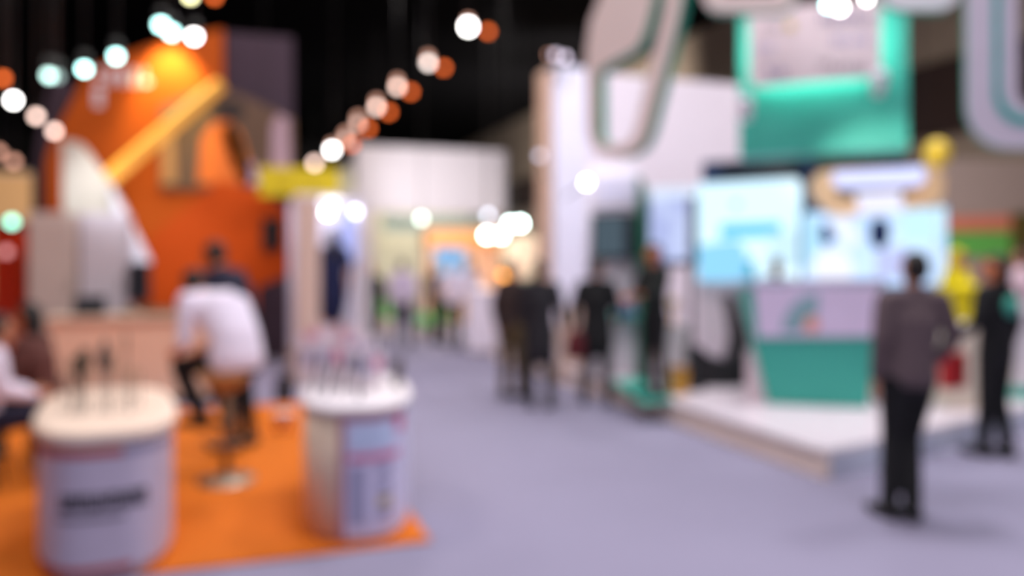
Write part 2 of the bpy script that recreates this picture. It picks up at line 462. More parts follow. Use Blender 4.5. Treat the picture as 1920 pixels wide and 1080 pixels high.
c2 = at(668, 5.30)
ov2 = Oval(c2, hz(90-11), .330, .68, 2.7)
t = thing('display_counter', 'oval white display counter with poster in pink border, at the orange carpet corner', 'counter', c2+V(0,0,.015))
ov2.body('base', [(-.02, z0), (-.02, .06), (0, .06), (0, .765)], mat('warm_white_laminate', (220, 198, 178), .5), t)
ov2.body('top', [(-.01, .765), (.015, .77), (.02, .775), (.02, .80), (.012, .808), (-.05, .81)], white, t)
ps = ov2.patch('poster', 262, 352, .05, .75, mat('lilac_poster', (214, 210, 240), .55), t, .004, 40)
ov2.patch('border', 259, 264, .04, .76, rose, ps, .008, 6)
ov2.patch('border', 264, 320, .725, .76, rose, ps, .008, 20)
ov2.patch('heading_field', 267, 305, .56, .70, pale_blue, ps, .008, 20)
ov2.patch('dot', 306, 322, .64, .72, pinkp, ps, .009, 8)
ov2.patch('rule', 266, 312, .49, .53, pinkp, ps, .008, 16)
ov2.patch('text_block', 267, 274, .12, .46, grey_print, ps, .008, 8)
for z, mm in ((.40, grey_print), (.30, grey_print), (.215, mat('ochre_print', (176, 160, 120), .6)), (.14, grey_print)):
    ov2.patch('picture', 285, 300, z, z+.06, mm, ps, .008, 8)

# dark rods, pens and brushes standing on the first counter
def on_ground(px, D, z): return at(px, D, z)
n = 0
specs = [(116,4.62,.30),(122,4.95,.34),(135,4.55,.30),(140,4.7,.44),(146,5.0,.40),(150,4.5,.40),(156,4.75,.50),(162,4.6,.52),(170,4.9,.36),(190,4.6,.52),(197,4.8,.56),(203,4.55,.50),(210,5.0,.42),(226,4.7,.40),(236,4.9,.62),(243,4.6,.36),(250,5.0,.30),(262,4.75,.32)]
names = ['far left', 'far left, a step behind', 'left', 'thick brown', 'left, at the back', 'front left', 'tall brown', 'tallest brown', 'mid left', 'dark middle', 'tall dark middle', 'front middle',
         'pale middle', 'thin right of middle', 'thin and tallest', 'front right', 'far right, at the back', 'rightmost']
stick_m = [mat('dark_brown_stick', (84, 66, 50), .5), mat('black_stick', (36, 34, 36), .5), mat('tan_stick', (170, 140, 110), .5)]
for i, ((px, D, h), nm) in enumerate(zip(specs, names)):
    p = at(px, D, .787); h *= .70
    mm = stick_m[(0, 2, 0, 0, 2, 0, 0, 0, 2, 1, 1, 1, 2, 2, 0, 2, 2, 2)[i]]
    thick = (.004, .004, .005, .014, .005, .010, .014, .015, .005, .010, .012, .009, .005, .004, .005, .004, .004, .004)[i]
    st = thing('makeup_brush', f'upright brush on the lettered counter, {nm} of the cluster', 'brush', p, 'brushes standing on the front left counter')
    lathe('foot', p, [(.022, 0), (.022, .008), (.008, .012)], mat('clear_grey_foot', (190, 180, 170), .3), st, 14)
    tube('handle', [p+V(0,0,.01), p+V(0,0,h*.62)], [.004, .005], stick_m[1] if i % 2 else mm, st, 8)
    lathe('bristles', p+V(0,0,h*.62), [(thick*.6, 0), (thick*1.5, h*.1), (thick*1.8, h*.25), (thick*.9, h*.38)], mm, st, 12)

# pink and white cards in holders, dark pens on the second counter
card_m = [mat('white_card', (236, 224, 232), .5), mat('pink_card', (224, 170, 190), .5)]
cards = [(560,5.85,.30,0),(585,5.75,.34,1),(612,5.85,.36,0),(640,5.7,.34,1),(664,5.85,.36,0),(690,5.7,.30,0),(706,5.45,.22,0),(574,5.5,.28,0),(604,5.45,.30,0),(632,5.4,.32,0),(658,5.35,.26,0),(684,5.2,.22,0)]
cn = ['leftmost of the back row', 'pink, second in the back row', 'tall white, middle of the back row', 'pink, right of the back row middle', 'tall white, fifth in the back row', 'short, right end of the back row',
      'short, at the right rim', 'leftmost of the front row', 'second of the front row', 'third of the front row', 'fourth of the front row', 'lowest, right end of the front row']
for i, ((px, D, h, k), nm) in enumerate(zip(cards, cn)):
    p = at(px, D, .81)
    if i in (0,): p = at(572, 5.8, .81)
    u = hz(90 + (-18, 12, -6, 20, 5, -14)[i % 6])
    st = thing('card_holder', f'upright card in clear holder on poster counter, {nm}', 'card holder', p, 'cards standing on the poster counter')
    boxo('foot', p, (.075, .05, .012), MATS['clear_grey_foot'], st, u, .002)
    boxo('card', p+V(0,0,.012), (.105, .006, h), card_m[k], st, u, .001)
    pl = Plane(p-u.cross(V(0,0,1))*0, u)
    b2 = bmesh.new()
    box(b2, p-pl.n*.0045+V(0,0,.05+h*.27), (.07, .003, h*.36), u)
    link('print', b2, grey_print if i % 3 else pinkp, st)
for px, D, h, lean, nm in ((590,5.05,.24,.03,'leftmost'),(612,5.0,.22,.05,'second from left'),(672,4.9,.27,.01,'black, in the middle'),(640,5.1,.22,.06,'behind the middle one')):
    p = at(px, D, .81); u = hz(90)
    st = thing('makeup_tube', f'dark slim tube standing among cards on poster counter, {nm}', 'tube', p, 'dark tubes on the poster counter')
    tube('barrel', [p, p+u*lean*.5+V(0,0,h*.6)], .012, mat('slate_tube', (60, 62, 84), .4), st)
    tube('cap', [p+u*lean*.5+V(0,0,h*.6), p+u*lean+V(0,0,h)], .014, black, st)
p = at(745, 5.35, .81)
st = thing('flower_pot', 'small dark brown pot with dry grass at right end of poster counter', 'pot', p)
lathe('pot', p, [(.022, 0), (.034, .05), (.032, .055)], mat('dark_brown_pot', (60, 48, 36), .6), st, 16)
bm = bmesh.new()
for k in range(14):
    a = k*2.4; q = p+V(math.cos(a)*.015, math.sin(a)*.015, .05)
    loft(bm, [q, q+V(math.cos(a)*.02, math.sin(a)*.02, .10+.02*(k%3))], [.004, .006], None, 6)
link('dry_grass', bm, mat('dry_grass', (80, 66, 44), .8), st)

# small white pot and black bag on the carpet
p = at(532, 7.75, .015)
lt = thing('waste_basket', 'small round white basket on the orange carpet behind poster counter', 'basket', p)
lathe('bucket', p, [(.07, 0), (.105, .16), (.115, .165), (.11, .172), (.09, .168)], mat('pinkish_white_plastic', (240, 212, 196), .5), lt)
lathe('lid_insert', p+V(0,0,.168), [(.088, 0), (.05, .012)], white, lt)
p = at(533, 9.35, 0)
bg = thing('handbag', 'small black bag standing on the lavender floor behind white basket', 'bag', p)
bm = bmesh.new(); loft(bm, [p+V(0,0,.06), p+V(0,0,.22), p+V(0,0,.30)], [(.11, .06), (.10, .05), (.06, .03)], hz(90)); link('bag_body', bm, blackcloth, bg, True)
tube('handle', [p+hz(90)*.06*math.cos(a)+V(0,0,.28+.13*math.sin(a)) for a in [PI*i/10 for i in range(11)]], .008, black, bg, 8)

# ------------------------------------------------------------------ bar stool and reception desk
p = at(424, 5.96, .015)
st = thing('bar_stool', 'tan bar stool on a round chrome foot, under the hunched white-shirted visitor', 'stool', p)
lathe('foot_plate', p, [(.21, 0), (.21, .012), (.05, .03), (.03, .05)], chrome, st)
tube('column', [p+V(0,0,.03), p+V(0,0,.70)], .03, mat('bronze_column', (150, 112, 80), .4, .5), st)
lathe('seat', p+V(0,0,.66), [(.05, 0), (.13, .05), (.185, .12), (.195, .16), (.17, .175)], tan, st, 32)
tube('foot_ring', [p+V(.16*math.cos(a), .16*math.sin(a), .30) for a in [2*PI*i/24 for i in range(25)]], .010, chrome, st, 8)

D0 = 9.05
pl = PY(at(220, D0).y); u = V(1,0,0)
xa, xb = pl(88, 600).x, pl(400, 600).x; yy = pl.p0.y
t = thing('reception_desk', 'long beige reception desk behind the lettered oval counter', 'desk', ((xa+xb)/2, yy+.3, 0))
wood = mat('light_beige_wood', (238, 202, 178), .5, var=.08, scale=3)
boxo('front_panel', ((xa+xb)/2, yy+.06, 0), (xb-xa, .06, .98), wood, t)
for x in (xa+.03, xb-.03): boxo('side_panel', (x, yy+.38, 0), (.05, .58, .98), wood, t)
boxo('worktop', ((xa+xb)/2, yy+.35, .98), (xb-xa+.06, .74, .05), mat('pale_wood_top', (214, 192, 172), .5), t)
boxo('kick_strip', ((xa+xb)/2, yy+.045-.02, 0), (xb-xa-.05, .02, .08), dark, t)
def on_desk(px, z=1.03, dy=.3): q = PY(yy+dy)(px, 500); q.z = z; return q
q = on_desk(165); lp = thing('laptop', 'open dark laptop on the beige reception desk', 'laptop', q)
boxo('keyboard', q, (.34, .24, .018), dark, lp); 
bm = bmesh.new(); prism(bm, [q+V(-.17,.11,.018), q+V(.17,.11,.018), q+V(.17,.17,.21), q+V(-.17,.17,.21)], (0,.01,0)); link('lid', bm, dark, lp)
q = on_desk(300, dy=.25); lp = thing('tray', 'shallow grey brown tray on the beige desk near navy visitor', 'tray', q)
boxo('bottom', q, (.34, .24, .01), mat('grey_brown_tray', (130, 116, 90), .6), lp)
bm = bmesh.new()
for c, s in (((0,-.115,0),(.34,.01,.06)),((0,.115,0),(.34,.01,.06)),((-.165,0,0),(.01,.24,.06)),((.165,0,0),(.01,.24,.06))): box(bm, q+V(*c), s)
link('rim', bm, MATS['grey_brown_tray'], lp)
q = on_desk(240, dy=.35); bx = boxo('storage_box', q, (.16, .12, .07), mat('olive_grey_box', (140, 132, 112), .7)); tag(bx, 'small olive grey box on the beige desk between laptop and tray', 'box')

# ------------------------------------------------------------------ left booth walls
Yo = 13.8
p = PY(Yo)
t = thing('booth_wall', 'tall orange angular booth wall with pale lettering, lit yellow by a spotlight', 'wall', (p(250, 500).x, Yo, 0))
slab('panel', p, [(86,300),(100,255),(165,132),(230,104),(285,84),(345,68),(418,54),(420,676),(86,676)], .25, orange, t, base=0)
slab('grey_return', PY(Yo+.3), [(60,320),(95,150),(135,150),(135,676),(60,676)], .1, mauve, t, base=0)
marks('lettering', p, 172, 165, 205, 200, 1, card_m[0], t, -.02, 4)
marks('lettering', p, 178, 130, 285, 160, 5, card_m[0], t, -.02, 5)
Ym = 14.15
p = PY(Ym)
t = thing('booth_wall', 'tall dark mauve booth wall with a large photo mural, right of the orange wall', 'wall', (p(485, 500).x, Ym, 0))
slab('panel', p, [(421,60),(549,70),(553,674),(421,674)], .25, mauve, t, base=0)
p = PY(13.76)
mu = slab('mural', p, [(300,355),(300,200),(400,158),(470,185),(551,225),(551,355)], .02, mat('mural_brown', (100, 74, 56), .7, var=.3, scale=1.2))
tag(mu, 'large brown and orange photo mural fixed across the orange and mauve walls', 'mural')
mural = [((370,345),(378,260),(400,230),(430,225),(452,262),(470,345)), ((508,345),(510,235),(522,215),(540,222),(546,345)), ((415,250),(430,228),(452,250),(475,330),(462,345),(440,320)),
         ((302,345),(306,255),(325,250),(330,345)), ((388,215),(410,190),(450,190),(462,215),(430,226)), ((448,345),(452,310),(478,305),(486,345))]
mc = [mat('mural_orange', (222, 110, 30), .7), mat('mural_lilac', (176, 146, 160), .7), mat('mural_amber', (214, 116, 22), .7), mat('mural_sand', (190, 140, 90), .7), mat('mural_dark', (40, 28, 26), .7), mat('mural_pink', (206, 170, 196), .7)]
for q, m_ in zip(mural, mc): slab('mural_shape', p, q, .012, m_, mu, off=-.014)
p = PY(13.1)
t = thing('display_wall', 'flame orange hexagonal panel carrying a small black screen', 'panel', (p(415, 500).x, 13.1, 0))
slab('panel', p, [(284,590),(276,450),(410,338),(475,352),(550,400),(553,510),(484,538),(478,690),(284,690)], .2, mat('flame_orange', (184, 68, 0), .7, spec=.2), t, base=0)
s = slab('screen', p, [(492,410),(528,408),(528,468),(492,470)], .06, black, t, off=-.07)
slab('display', p, [(495,413),(525,411),(525,465),(495,467)], .01, mat('switched_off_glass', (22, 24, 26), .15), s, off=-.082)
# lit slanting beam
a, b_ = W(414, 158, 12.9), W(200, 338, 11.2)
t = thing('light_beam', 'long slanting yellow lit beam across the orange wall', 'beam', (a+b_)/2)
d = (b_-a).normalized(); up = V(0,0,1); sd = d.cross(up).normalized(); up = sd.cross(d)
def bar(name, a, b, w, h, m, parent):
    d = (b-a).normalized(); sd = d.cross(V(0,0,1)).normalized(); uu = sd.cross(d); bm = bmesh.new()
    prism(bm, [a+sd*x*w/2+uu*y*h/2 for x, y in ((-1,-1),(1,-1),(1,1),(-1,1))], b-a); return link(name, bm, m, parent, bevel=.01)
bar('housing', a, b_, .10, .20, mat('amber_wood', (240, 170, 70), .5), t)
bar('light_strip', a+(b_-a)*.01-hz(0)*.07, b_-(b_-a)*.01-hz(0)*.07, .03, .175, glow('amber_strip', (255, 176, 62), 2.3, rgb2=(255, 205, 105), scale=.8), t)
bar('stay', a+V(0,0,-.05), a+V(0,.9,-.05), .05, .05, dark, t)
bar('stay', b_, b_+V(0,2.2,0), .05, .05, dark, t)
# white canopy wedge and cabinets
pw = PY(11.9)
t = thing('canopy', 'white sloping wedge canopy above the pale cabinets', 'canopy', (pw(200, 500).x, 11.9, 0))
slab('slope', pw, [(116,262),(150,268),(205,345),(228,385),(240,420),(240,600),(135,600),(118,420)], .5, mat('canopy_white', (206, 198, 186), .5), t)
slab('painted_lit_edge', pw, [(205,345),(228,385),(282,492),(262,505),(235,470),(222,420)], .35, mat('blue_white_edge', (238, 236, 250), .4), t, off=-.12)  # paler blue-white colour paints in the lit strip
slab('leg', pw, [(136,600),(150,600),(150,716),(136,716)], .3, white, t, base=0)
for i, (x0, x1, nm, mm) in enumerate(((50, 146, 'left, pinkish grey', mat('pink_grey_cabinet', (200, 182, 174), .6)), (147, 240, 'right, paler', mat('pale_grey_cabinet', (204, 196, 206), .6)))):
    Yc = 11.05; pc = PY(Yc); xa_, xb_ = pc(x0, 500).x, pc(x1, 500).x; zt = pc((x0+x1)/2, 398 if i == 0 else 400).z
    cb = thing('cabinet', f'tall plain exhibition cabinet behind the beige desk, the {nm} one', 'cabinet', ((xa_+xb_)/2, Yc+.25, 0), 'pale cabinets behind the reception desk')
    boxo('cabinet_body', ((xa_+xb_)/2, Yc+.27, 0), (xb_-xa_-.01, .5, zt), mm, cb)
    d_ = boxo('door', ((xa_+xb_)/2, Yc, .1), (xb_-xa_-.06, .025, zt-.2), mm, cb)
    boxo('handle', (xb_-.08, Yc-.025, 1.25), (.015, .02, .2), chrome, d_)
q = PY(11.1)(262, 500); q.z = 0
sp = thing('loudspeaker', 'black loudspeaker on a stand between pale cabinet and orange panel', 'loudspeaker', q)
zs = W(262, 565, q.dot(hz(0))).z; ze = W(262, 492, q.dot(hz(0))).z
boxo('speaker_box', q+V(0,0,zs), (.23, .22, ze-zs), mat('navy_black', (18, 20, 36), .6), sp)
bm = bmesh.new(); bmesh.ops.create_cone(bm, cap_ends=True, segments=24, radius1=.07, radius2=.07, depth=.01)
for v in bm.verts: v.co = V(v.co.x, v.co.z, v.co.y)+q+V(0,-.115,(zs+ze)/2)
link('driver', bm, dark, sp)
tube('pole', [q+V(0,0,.02), q+V(0,0,zs)], .02, dark, sp); lathe('foot', q, [(.16,0),(.16,.02),(.03,.03)], dark, sp)
# far left column and partition
q = at(20, 10.5)
t = thing('column', 'glossy red orange column at the left edge of the view', 'column', q)
boxo('shaft', q, (.30, .30, W(20, 425, 10.5).z), mat('red_orange_gloss', (190, 44, 12), .35), t, hz(90))
boxo('cap', q+V(0,0,W(20, 425, 10.5).z), (.36, .36, .06), mat('dark_red_cap', (70, 14, 20), .5), t, hz(90))
pp = PY(31); t = thing('partition', 'distant sand coloured partition wall at far left', 'partition', (pp(20, 500).x, 31, 0))
slab('panel', pp, [(-160,318),(150,326),(150,600),(-160,600)], .3, mat('sand_wall', (222, 180, 136), .8), t)
slab('top_rail', pp, [(-160,318),(150,326),(150,332),(-160,324)], .1, beige, t, off=-.12)
slab('base_board', pp, [(-160,566),(150,566),(150,574),(-160,574)], .1, dark, t, off=-.12)
# hanging yellow banner
pb = PY(12.5); t = thing('banner', 'bright yellow banner hanging before the orange panel, left of the white booth', 'banner', pb(560, 340))
slab('cloth', pb, [(486,313),(636,316),(636,366),(486,368)], .05, mat('yellow_banner', (206, 182, 4), .7), t)
marks('printing', pb, 515, 334, 610, 350, 9, mat('olive_print', (170, 146, 10), .7), t, -.01, 9)
for x in (495, 627):
    q = pb(x, 315); tube('wire', [q+V(0,.025,0), V(q.x, q.y+.025, 9.99)], .006, black, t, 6)

# ------------------------------------------------------------------ white booth with the long haired woman
Yb = 11.2; pb = PY(Yb)
xl, xr = pb(553, 500).x, pb(690, 500).x; zt = pb(600, 374).z
t = thing('booth', 'open white booth with warm left pillar around the woman in navy', 'booth', ((xl+xr)/2, Yb+.6, 0))
boxo('stage', ((xl+xr)/2, Yb+.55, 0), (xr-xl, 1.5, .34), beige, t)
boxo('pillar', (xl+.16, Yb-.05, .34), (.30, .3, zt-.34), mat('warm_beige_pillar', (224, 196, 182), .5), t)
boxo('pillar', (xr-.08, Yb-.05, .34), (.12, .3, zt-.34), white, t)
boxo('back_wall', ((xl+xr)/2, Yb+1.2, .34), (xr-xl, .1, zt-.34), mat('lilac_white_wall', (224, 220, 240), .5), t)
boxo('header', ((xl+xr)/2, Yb+.55, zt), (xr-xl, 1.5, .06), white, t)
lb = PY(Yb+1.1)
slab('light_panel', lb, [(640,395),(678,395),(678,492),(640,492)], .03, glow('lilac_panel', (178, 186, 250), 1.0), t)
# black shoes etc. are children of the figures; the lamps of this booth come later

# ------------------------------------------------------------------ far white booth at the end of the aisle
Yf = 24.0; pf = PY(Yf)
x0, x1 = pf(668, 300).x, pf(948, 300).x; z1 = pf(800, 277).z; z0_ = pf(800, 398).z
t = thing('booth', 'large white booth with a tall blank fascia at the end of the aisle', 'booth', ((x0+x1)/2, Yf+2, 0))
boxo('fascia', ((x0+x1)/2, Yf+.3, z0_), (x1-x0, .6, z1-z0_), mat('fascia_white', (238, 230, 236), .5), t)
boxo('side_wall', (x0+.25, Yf+2.2, 0), (.4, 3.2, z0_), mat('pale_grey_green', (196, 200, 190), .6), t)
boxo('pillar', (x0+.3, Yf+.3, 0), (.5, .5, z0_), mat('booth_rose_white', (222, 206, 200), .6), t)
boxo('pillar', (x1-.3, Yf+.3, 0), (.5, .5, z0_), beige, t)
boxo('back_wall', ((x0+x1)/2, Yf+4, 0), (x1-x0, .2, z1-.4), mat('cream_back_wall', (224, 218, 190), .6), t)
boxo('roof', ((x0+x1)/2, Yf+2.2, z1-.4), (x1-x0, 3.4, .1), white, t)
boxo('band', ((x0+x1)/2+.4, Yf+1.2, z0_-.55), (x1-x0-1.2, .1, .5), mat('mint_band', (176, 200, 188), .6), t)
# small orange kiosk with a blue screen in front of it
Yk = 20.5; pk = PY(Yk)
t = thing('kiosk', 'orange topped kiosk with a glowing blue screen before the far booth', 'kiosk', (pk(870, 500).x, Yk, 0))
xa_, xb_ = pk(800, 450).x, pk(945, 450).x; zA, zB = pk(870, 462).z, pk(870, 430).z
boxo('header', ((xa_+xb_)/2, Yk+.3, zA), (xb_-xa_, .6, zB-zA), mat('peach_orange', (244, 166, 96), .5), t)
for x in (xa_+.1, xb_-.1): boxo('post', (x, Yk+.3, 0), (.16, .5, zA), mat('peach_wall', (248, 204, 170), .5), t)
boxo('back_wall', ((xa_+xb_)/2, Yk+.55, 0), (xb_-xa_, .08, zA), MATS['peach_wall'], t)
sc_ = boxo('screen', ((pk(820,480).x+pk(882,480).x)/2, Yk+.42, pk(850,520).z), (pk(882,480).x-pk(820,480).x, .06, pk(850,464).z-pk(850,520).z), black, t)
boxo('display', ((pk(820,480).x+pk(882,480).x)/2, Yk+.38, pk(850,518).z), (pk(882,480).x-pk(820,480).x-.06, .01, pk(850,466).z-pk(850,518).z), glow('blue_screen', (120, 190, 250), 1.0, rgb2=(190, 220, 255), scale=1.5), sc_)
# cream round panel with green rim
q = PY(19.6)(985, 480)
t = thing('round_sign', 'cream round sign panel with green rim right of the orange kiosk', 'sign', V(q.x, q.y, 0))
bm = bmesh.new(); bmesh.ops.create_cone(bm, cap_ends=True, segments=40, radius1=.62, radius2=.62, depth=.2)
for v in bm.verts: v.co = V(v.co.x, v.co.z, v.co.y)+V(q.x, q.y+.12, q.z)
link('rim', bm, mat('leaf_green', (60, 140, 90), .5), t)
bm = bmesh.new(); bmesh.ops.create_cone(bm, cap_ends=True, segments=40, radius1=.58, radius2=.58, depth=.06)
for v in bm.verts: v.co = V(v.co.x, v.co.z, v.co.y)+V(q.x-.05, q.y, q.z)
link('face', bm, mat('cream_face', (252, 226, 200), .5), t)
boxo('post', V(q.x, q.y+.12, 0), (.12, .1, q.z-.5), white, t)
# greenery boxes and white counter in the aisle end
gm = mat('leafy_green', (120, 240, 130), .7, var=.4, scale=14)
for px, D, w, zt_, lb_ in ((720, 18.4, .36, .75, 'bright green planter cube left of the visitor in white shirt'), (800, 17.6, .50, .5, 'low bright green planter right of the visitor in white shirt'), (836, 18.2, .3, .62, 'small green planter beside visitors at the orange kiosk')):
    q = at(px, D); t = thing('planter', lb_, 'planter', q, 'green planters before the far booth')
    boxo('tub', q, (w, .3, zt_*.45), mat('pale_tub', (206, 190, 180), .6), t)
    bm = bmesh.new(); rdd = random.Random(px)
    for k in range(60):
        c = q+V((rdd.random()-.5)*w*.9, (rdd.random()-.5)*.26, zt_*.45+rdd.random()*zt_*.5)
        dd = V(rdd.random()-.5, rdd.random()-.5, rdd.random()).normalized()*.08
        loft(bm, [c, c+dd], [(.03, .008), (.015, .005)], None, 6)
    link('foliage', bm, gm, t)
q = at(903, 14.6)
t = thing('counter', 'tall narrow white counter standing in the aisle before the round sign', 'counter', q)
boxo('cabinet_body', q+V(0,0,.05), (.50, .45, 1.05), mat('clean_white', (240, 232, 246), .45), t, hz(90)); boxo('plinth', q, (.44, .4, .05), beige, t, hz(90)); boxo('counter_top', q+V(0,0,1.10), (.54, .5, .035), MATS['clean_white'], t, hz(90))
# beige booth side wall seen between the aisle and the white wall, low stand behind the suited visitor
pq = PV(1050, 12.4, 90)
t = thing('display_wall', 'pale beige low partition between aisle visitors, left of tall white wall', 'partition', at(1075, 11.2))
boxo('panel', at(1072, 10.9), (.42, .06, 1.0), mat('rose_beige_partition', (214, 188, 172), .6), t, (1,0,0))
boxo('cap', at(1072, 10.9, 1.0), (.46, .10, .03), beige, t, (1,0,0))

# ------------------------------------------------------------------ right booth: tall white wall
Yw = 10.7; pw = PY(Yw)
x0 = 4.32; x1 = pw(1400, 300).x; zt = pw(1030, 128).z
t = thing('booth_wall', 'tall white booth wall with warm light painted on its edge behind the hanging frame', 'wall', ((x0+x1)/2, Yw+.2, PLZ))
boxo('panel', ((x0+x1)/2+.03, Yw+.2, PLZ), (x1-x0-.06, .4, zt-PLZ), mat('wall_white', (224, 214, 226), .5), t)
boxo('warm_edge', (x0+.01, Yw+.2, PLZ), (.05, .42, zt-PLZ), mat('warm_edge', (240, 204, 178), .5), t)  # peach colour stands in for warm light on the left face
boxo('column', (x0+.30, Yw-.06, PLZ), (.5, .12, zt-PLZ+.02), mat('column_white', (226, 224, 244), .5), t)
boxo('skirting', ((x0+x1)/2, Yw-.01, PLZ), (x1-x0-.1, .02, .12), mat('rose_beige', (222, 190, 172), .6), t)

# totem with a monitor
pt = PV(1150, 10.0, 96)
pt = Plane(at(1150, 10.0), hz(96))
t = thing('totem', 'white totem with green side, round shouldered, carrying a dark monitor', 'totem', at(1150, 10.0, PLZ))
def zy(px, D, z): return HOR+(CAM_H-z)*F/D
yb = 713
slab('board', pt, [(1100,yb),(1100,316),(1110,308),(1180,308),(1196,318),(1204,345),(1208,yb)], .22, mat('totem_white', (232, 226, 236), .5), t, side=green, bevel=0, base=PLZ)
pe = Plane(at(1206, 9.75), hz(96))
slab('green_edge', pe, [(1196,330),(1206,338),(1214,380),(1216,yb+4),(1196,yb+4)], .25, mat('deep_green_edge', (24, 110, 84), .5), t, base=PLZ)
mn = slab('monitor', pt, [(1109,402),(1192,400),(1192,486),(1109,486)], .05, mat('dark_slate', (34, 44, 52), .4), t, off=-.09)
slab('display', pt, [(1113,407),(1170,405),(1170,480),(1113,480)], .006, glow('dim_screen', (84, 100, 112), .8), mn, off=-.098)
slab('sign_plate', pt, [(1112,326),(1194,324),(1194,388),(1112,390)], .04, mat('bright_plate', (218, 214, 232), .4), t, off=-.05)
marks('plate_text', pt, 1125, 350, 1185, 366, 6, mat('lilac_print', (190, 196, 236), .6), t, -.062, 12)
slab('shelf', pt, [(1140,588),(1198,588),(1198,594),(1140,594)], .25, green, t, off=-.26)
bm = bmesh.new(); prism(bm, [G(1148,716,PLZ), G(1205,712,PLZ), G(1262,752,PLZ), G(1205,758,PLZ)], (0,0,.02)); link('base_plate', bm, green, t)
q = pt(1170, 590)-pt.n*.15; q.z = pt(1170, 588).z+.004
bb = boxo('brochure_stack', q, (.24, .17, .09), mat('royal_blue', (40, 66, 150), .5), None, hz(96)); tag(bb, 'stack of blue brochures on the totem shelf below the monitor', 'brochures')

# freestanding screen on a black pole
q = at(1296, 8.95, PLZ); ps_ = Plane(at(1262, 9.35), hz(94))
t = thing('screen_stand', 'pale blue screen on a black pole beside the green uniformed assistant', 'screen stand', q)
slab('bezel', ps_, [(1214,352),(1308,350),(1308,500),(1214,498)], .06, mat('slate_bezel', (52, 66, 90), .4), t)
slab('display', ps_, [(1218,360),(1290,360),(1290,488),(1218,488)], .01, glow('lavender_screen', (176, 186, 236), .95, rgb2=(206, 218, 255), scale=3), t, off=-.012)
slab('display_header', ps_, [(1216,352),(1306,350),(1306,370),(1216,372)], .012, glow('pale_header', (222, 234, 255), 1.0), t, off=-.016)
tube('pole', [q+V(0,0,.02), q+V(0,0,2.10)], .032, mat('grey_pole', (60, 64, 72), .5, .3), t)
lathe('foot', q, [(.16, 0), (.16, .02), (.03, .035)], dark, t)
# white pedestals with golden items
q = at(1262, 9.9, PLZ)
t = thing('pedestal', 'white pedestal with a gold box, behind the pole of the screen', 'pedestal', q)
boxo('block', q, (.36, .36, .62), white, t, hz(90)); boxo('cap', q+V(0,0,.62), (.40, .40, .03), white, t, hz(90))
gold = mat('gold_foil', (200, 150, 60), .35, .4)
q2 = q+V(0,0,.65); g_ = thing('trophy', 'slim gold trophy standing on the white pedestal', 'trophy', q2)
lathe('cup', q2+V(0,0,.16), [(.015, 0), (.05, .06), (.065, .16), (.05, .165)], mat('pale_gold', (206, 178, 120), .35, .4), g_); lathe('stem', q2, [(.05, 0), (.05, .02), (.014, .04), (.014, .17)], gold, g_)
q = at(1272, 8.65, PLZ); bx = thing('gift_box', 'gold gift box on the platform beside the black pole foot', 'box', q)
boxo('carton', q, (.16, .16, .24), gold, bx, hz(80)); boxo('lid', q+V(0,0,.24), (.17, .17, .05), mat('dark_gold', (170, 120, 40), .4, .4), bx, hz(80))

# video wall
pv = Plane(at(1400, 10.1), hz(101))
t = thing('video_wall', 'white partition with a large glowing pale cyan screen and navy header', 'video wall', at(1400, 10.2, PLZ))
slab('partition', pv, [(1310,712),(1310,526),(1520,526),(1520,712)], .25, mat('partition_white', (228, 216, 228), .5), t, off=.02, base=PLZ)
slab('housing', pv, [(1318,302),(1546,290),(1546,530),(1318,530)], .35, mat('navy_housing', (40, 58, 92), .4), t, off=.03)
slab('header_panel', pv, [(1352,305),(1505,297),(1505,334),(1352,340)], .03, mat('dark_navy', (20, 28, 44), .4), t)
dp = slab('display', pv, [(1308,345),(1494,334),(1502,345),(1502,527),(1308,527)], .05, glow('cyan_white_screen', (206, 238, 255), 1.3, rgb2=(224, 246, 255), scale=1.0), t, off=-.05, bevel=.02)
for poly, m_ in (([(1350,420),(1462,416),(1466,442),(1350,448)], glow('cyan_patch', (110, 208, 246), 1.0)), ([(1308,460),(1380,450),(1400,470),(1398,527),(1308,527)], glow('sky_patch', (150, 218, 255), 1.0)),
                 ([(1390,495),(1410,485),(1420,527),(1384,527)], glow('teal_patch', (50, 170, 200), .8)), ([(1372,378),(1388,376),(1388,390),(1372,392)], glow('lilac_mark', (180, 190, 220), .8)),
                 ([(1440,440),(1500,430),(1500,500),(1440,505)], glow('pale_patch', (205, 238, 255), 1.05))):
    slab('picture', pv, poly, .004, m_, dp, off=-.058)
pv2 = Plane(at(1640, 9.5), hz(100))
t = thing('video_wall', 'wide glowing blue screen on a frame behind the teal reception counter', 'video wall', at(1640, 9.6, PLZ))
slab('housing', pv2, [(1502,396),(1778,384),(1778,540),(1502,544)], .14, mat('blue_grey_frame', (90, 110, 150), .4), t, off=.01)
dp = slab('display', pv2, [(1506,400),(1774,388),(1774,534),(1506,538)], .02, glow('pale_blue_screen', (184, 212, 252), 1.25, rgb2=(200, 226, 255), scale=1.2), t, off=-.02)
slab('leg', pv2, [(1520,544),(1534,544),(1534,726),(1520,726)], .1, dark, t, off=.02, base=PLZ)
slab('leg', pv2, [(1755,540),(1768,540),(1768,738),(1755,738)], .1, dark, t, off=.02, base=PLZ)
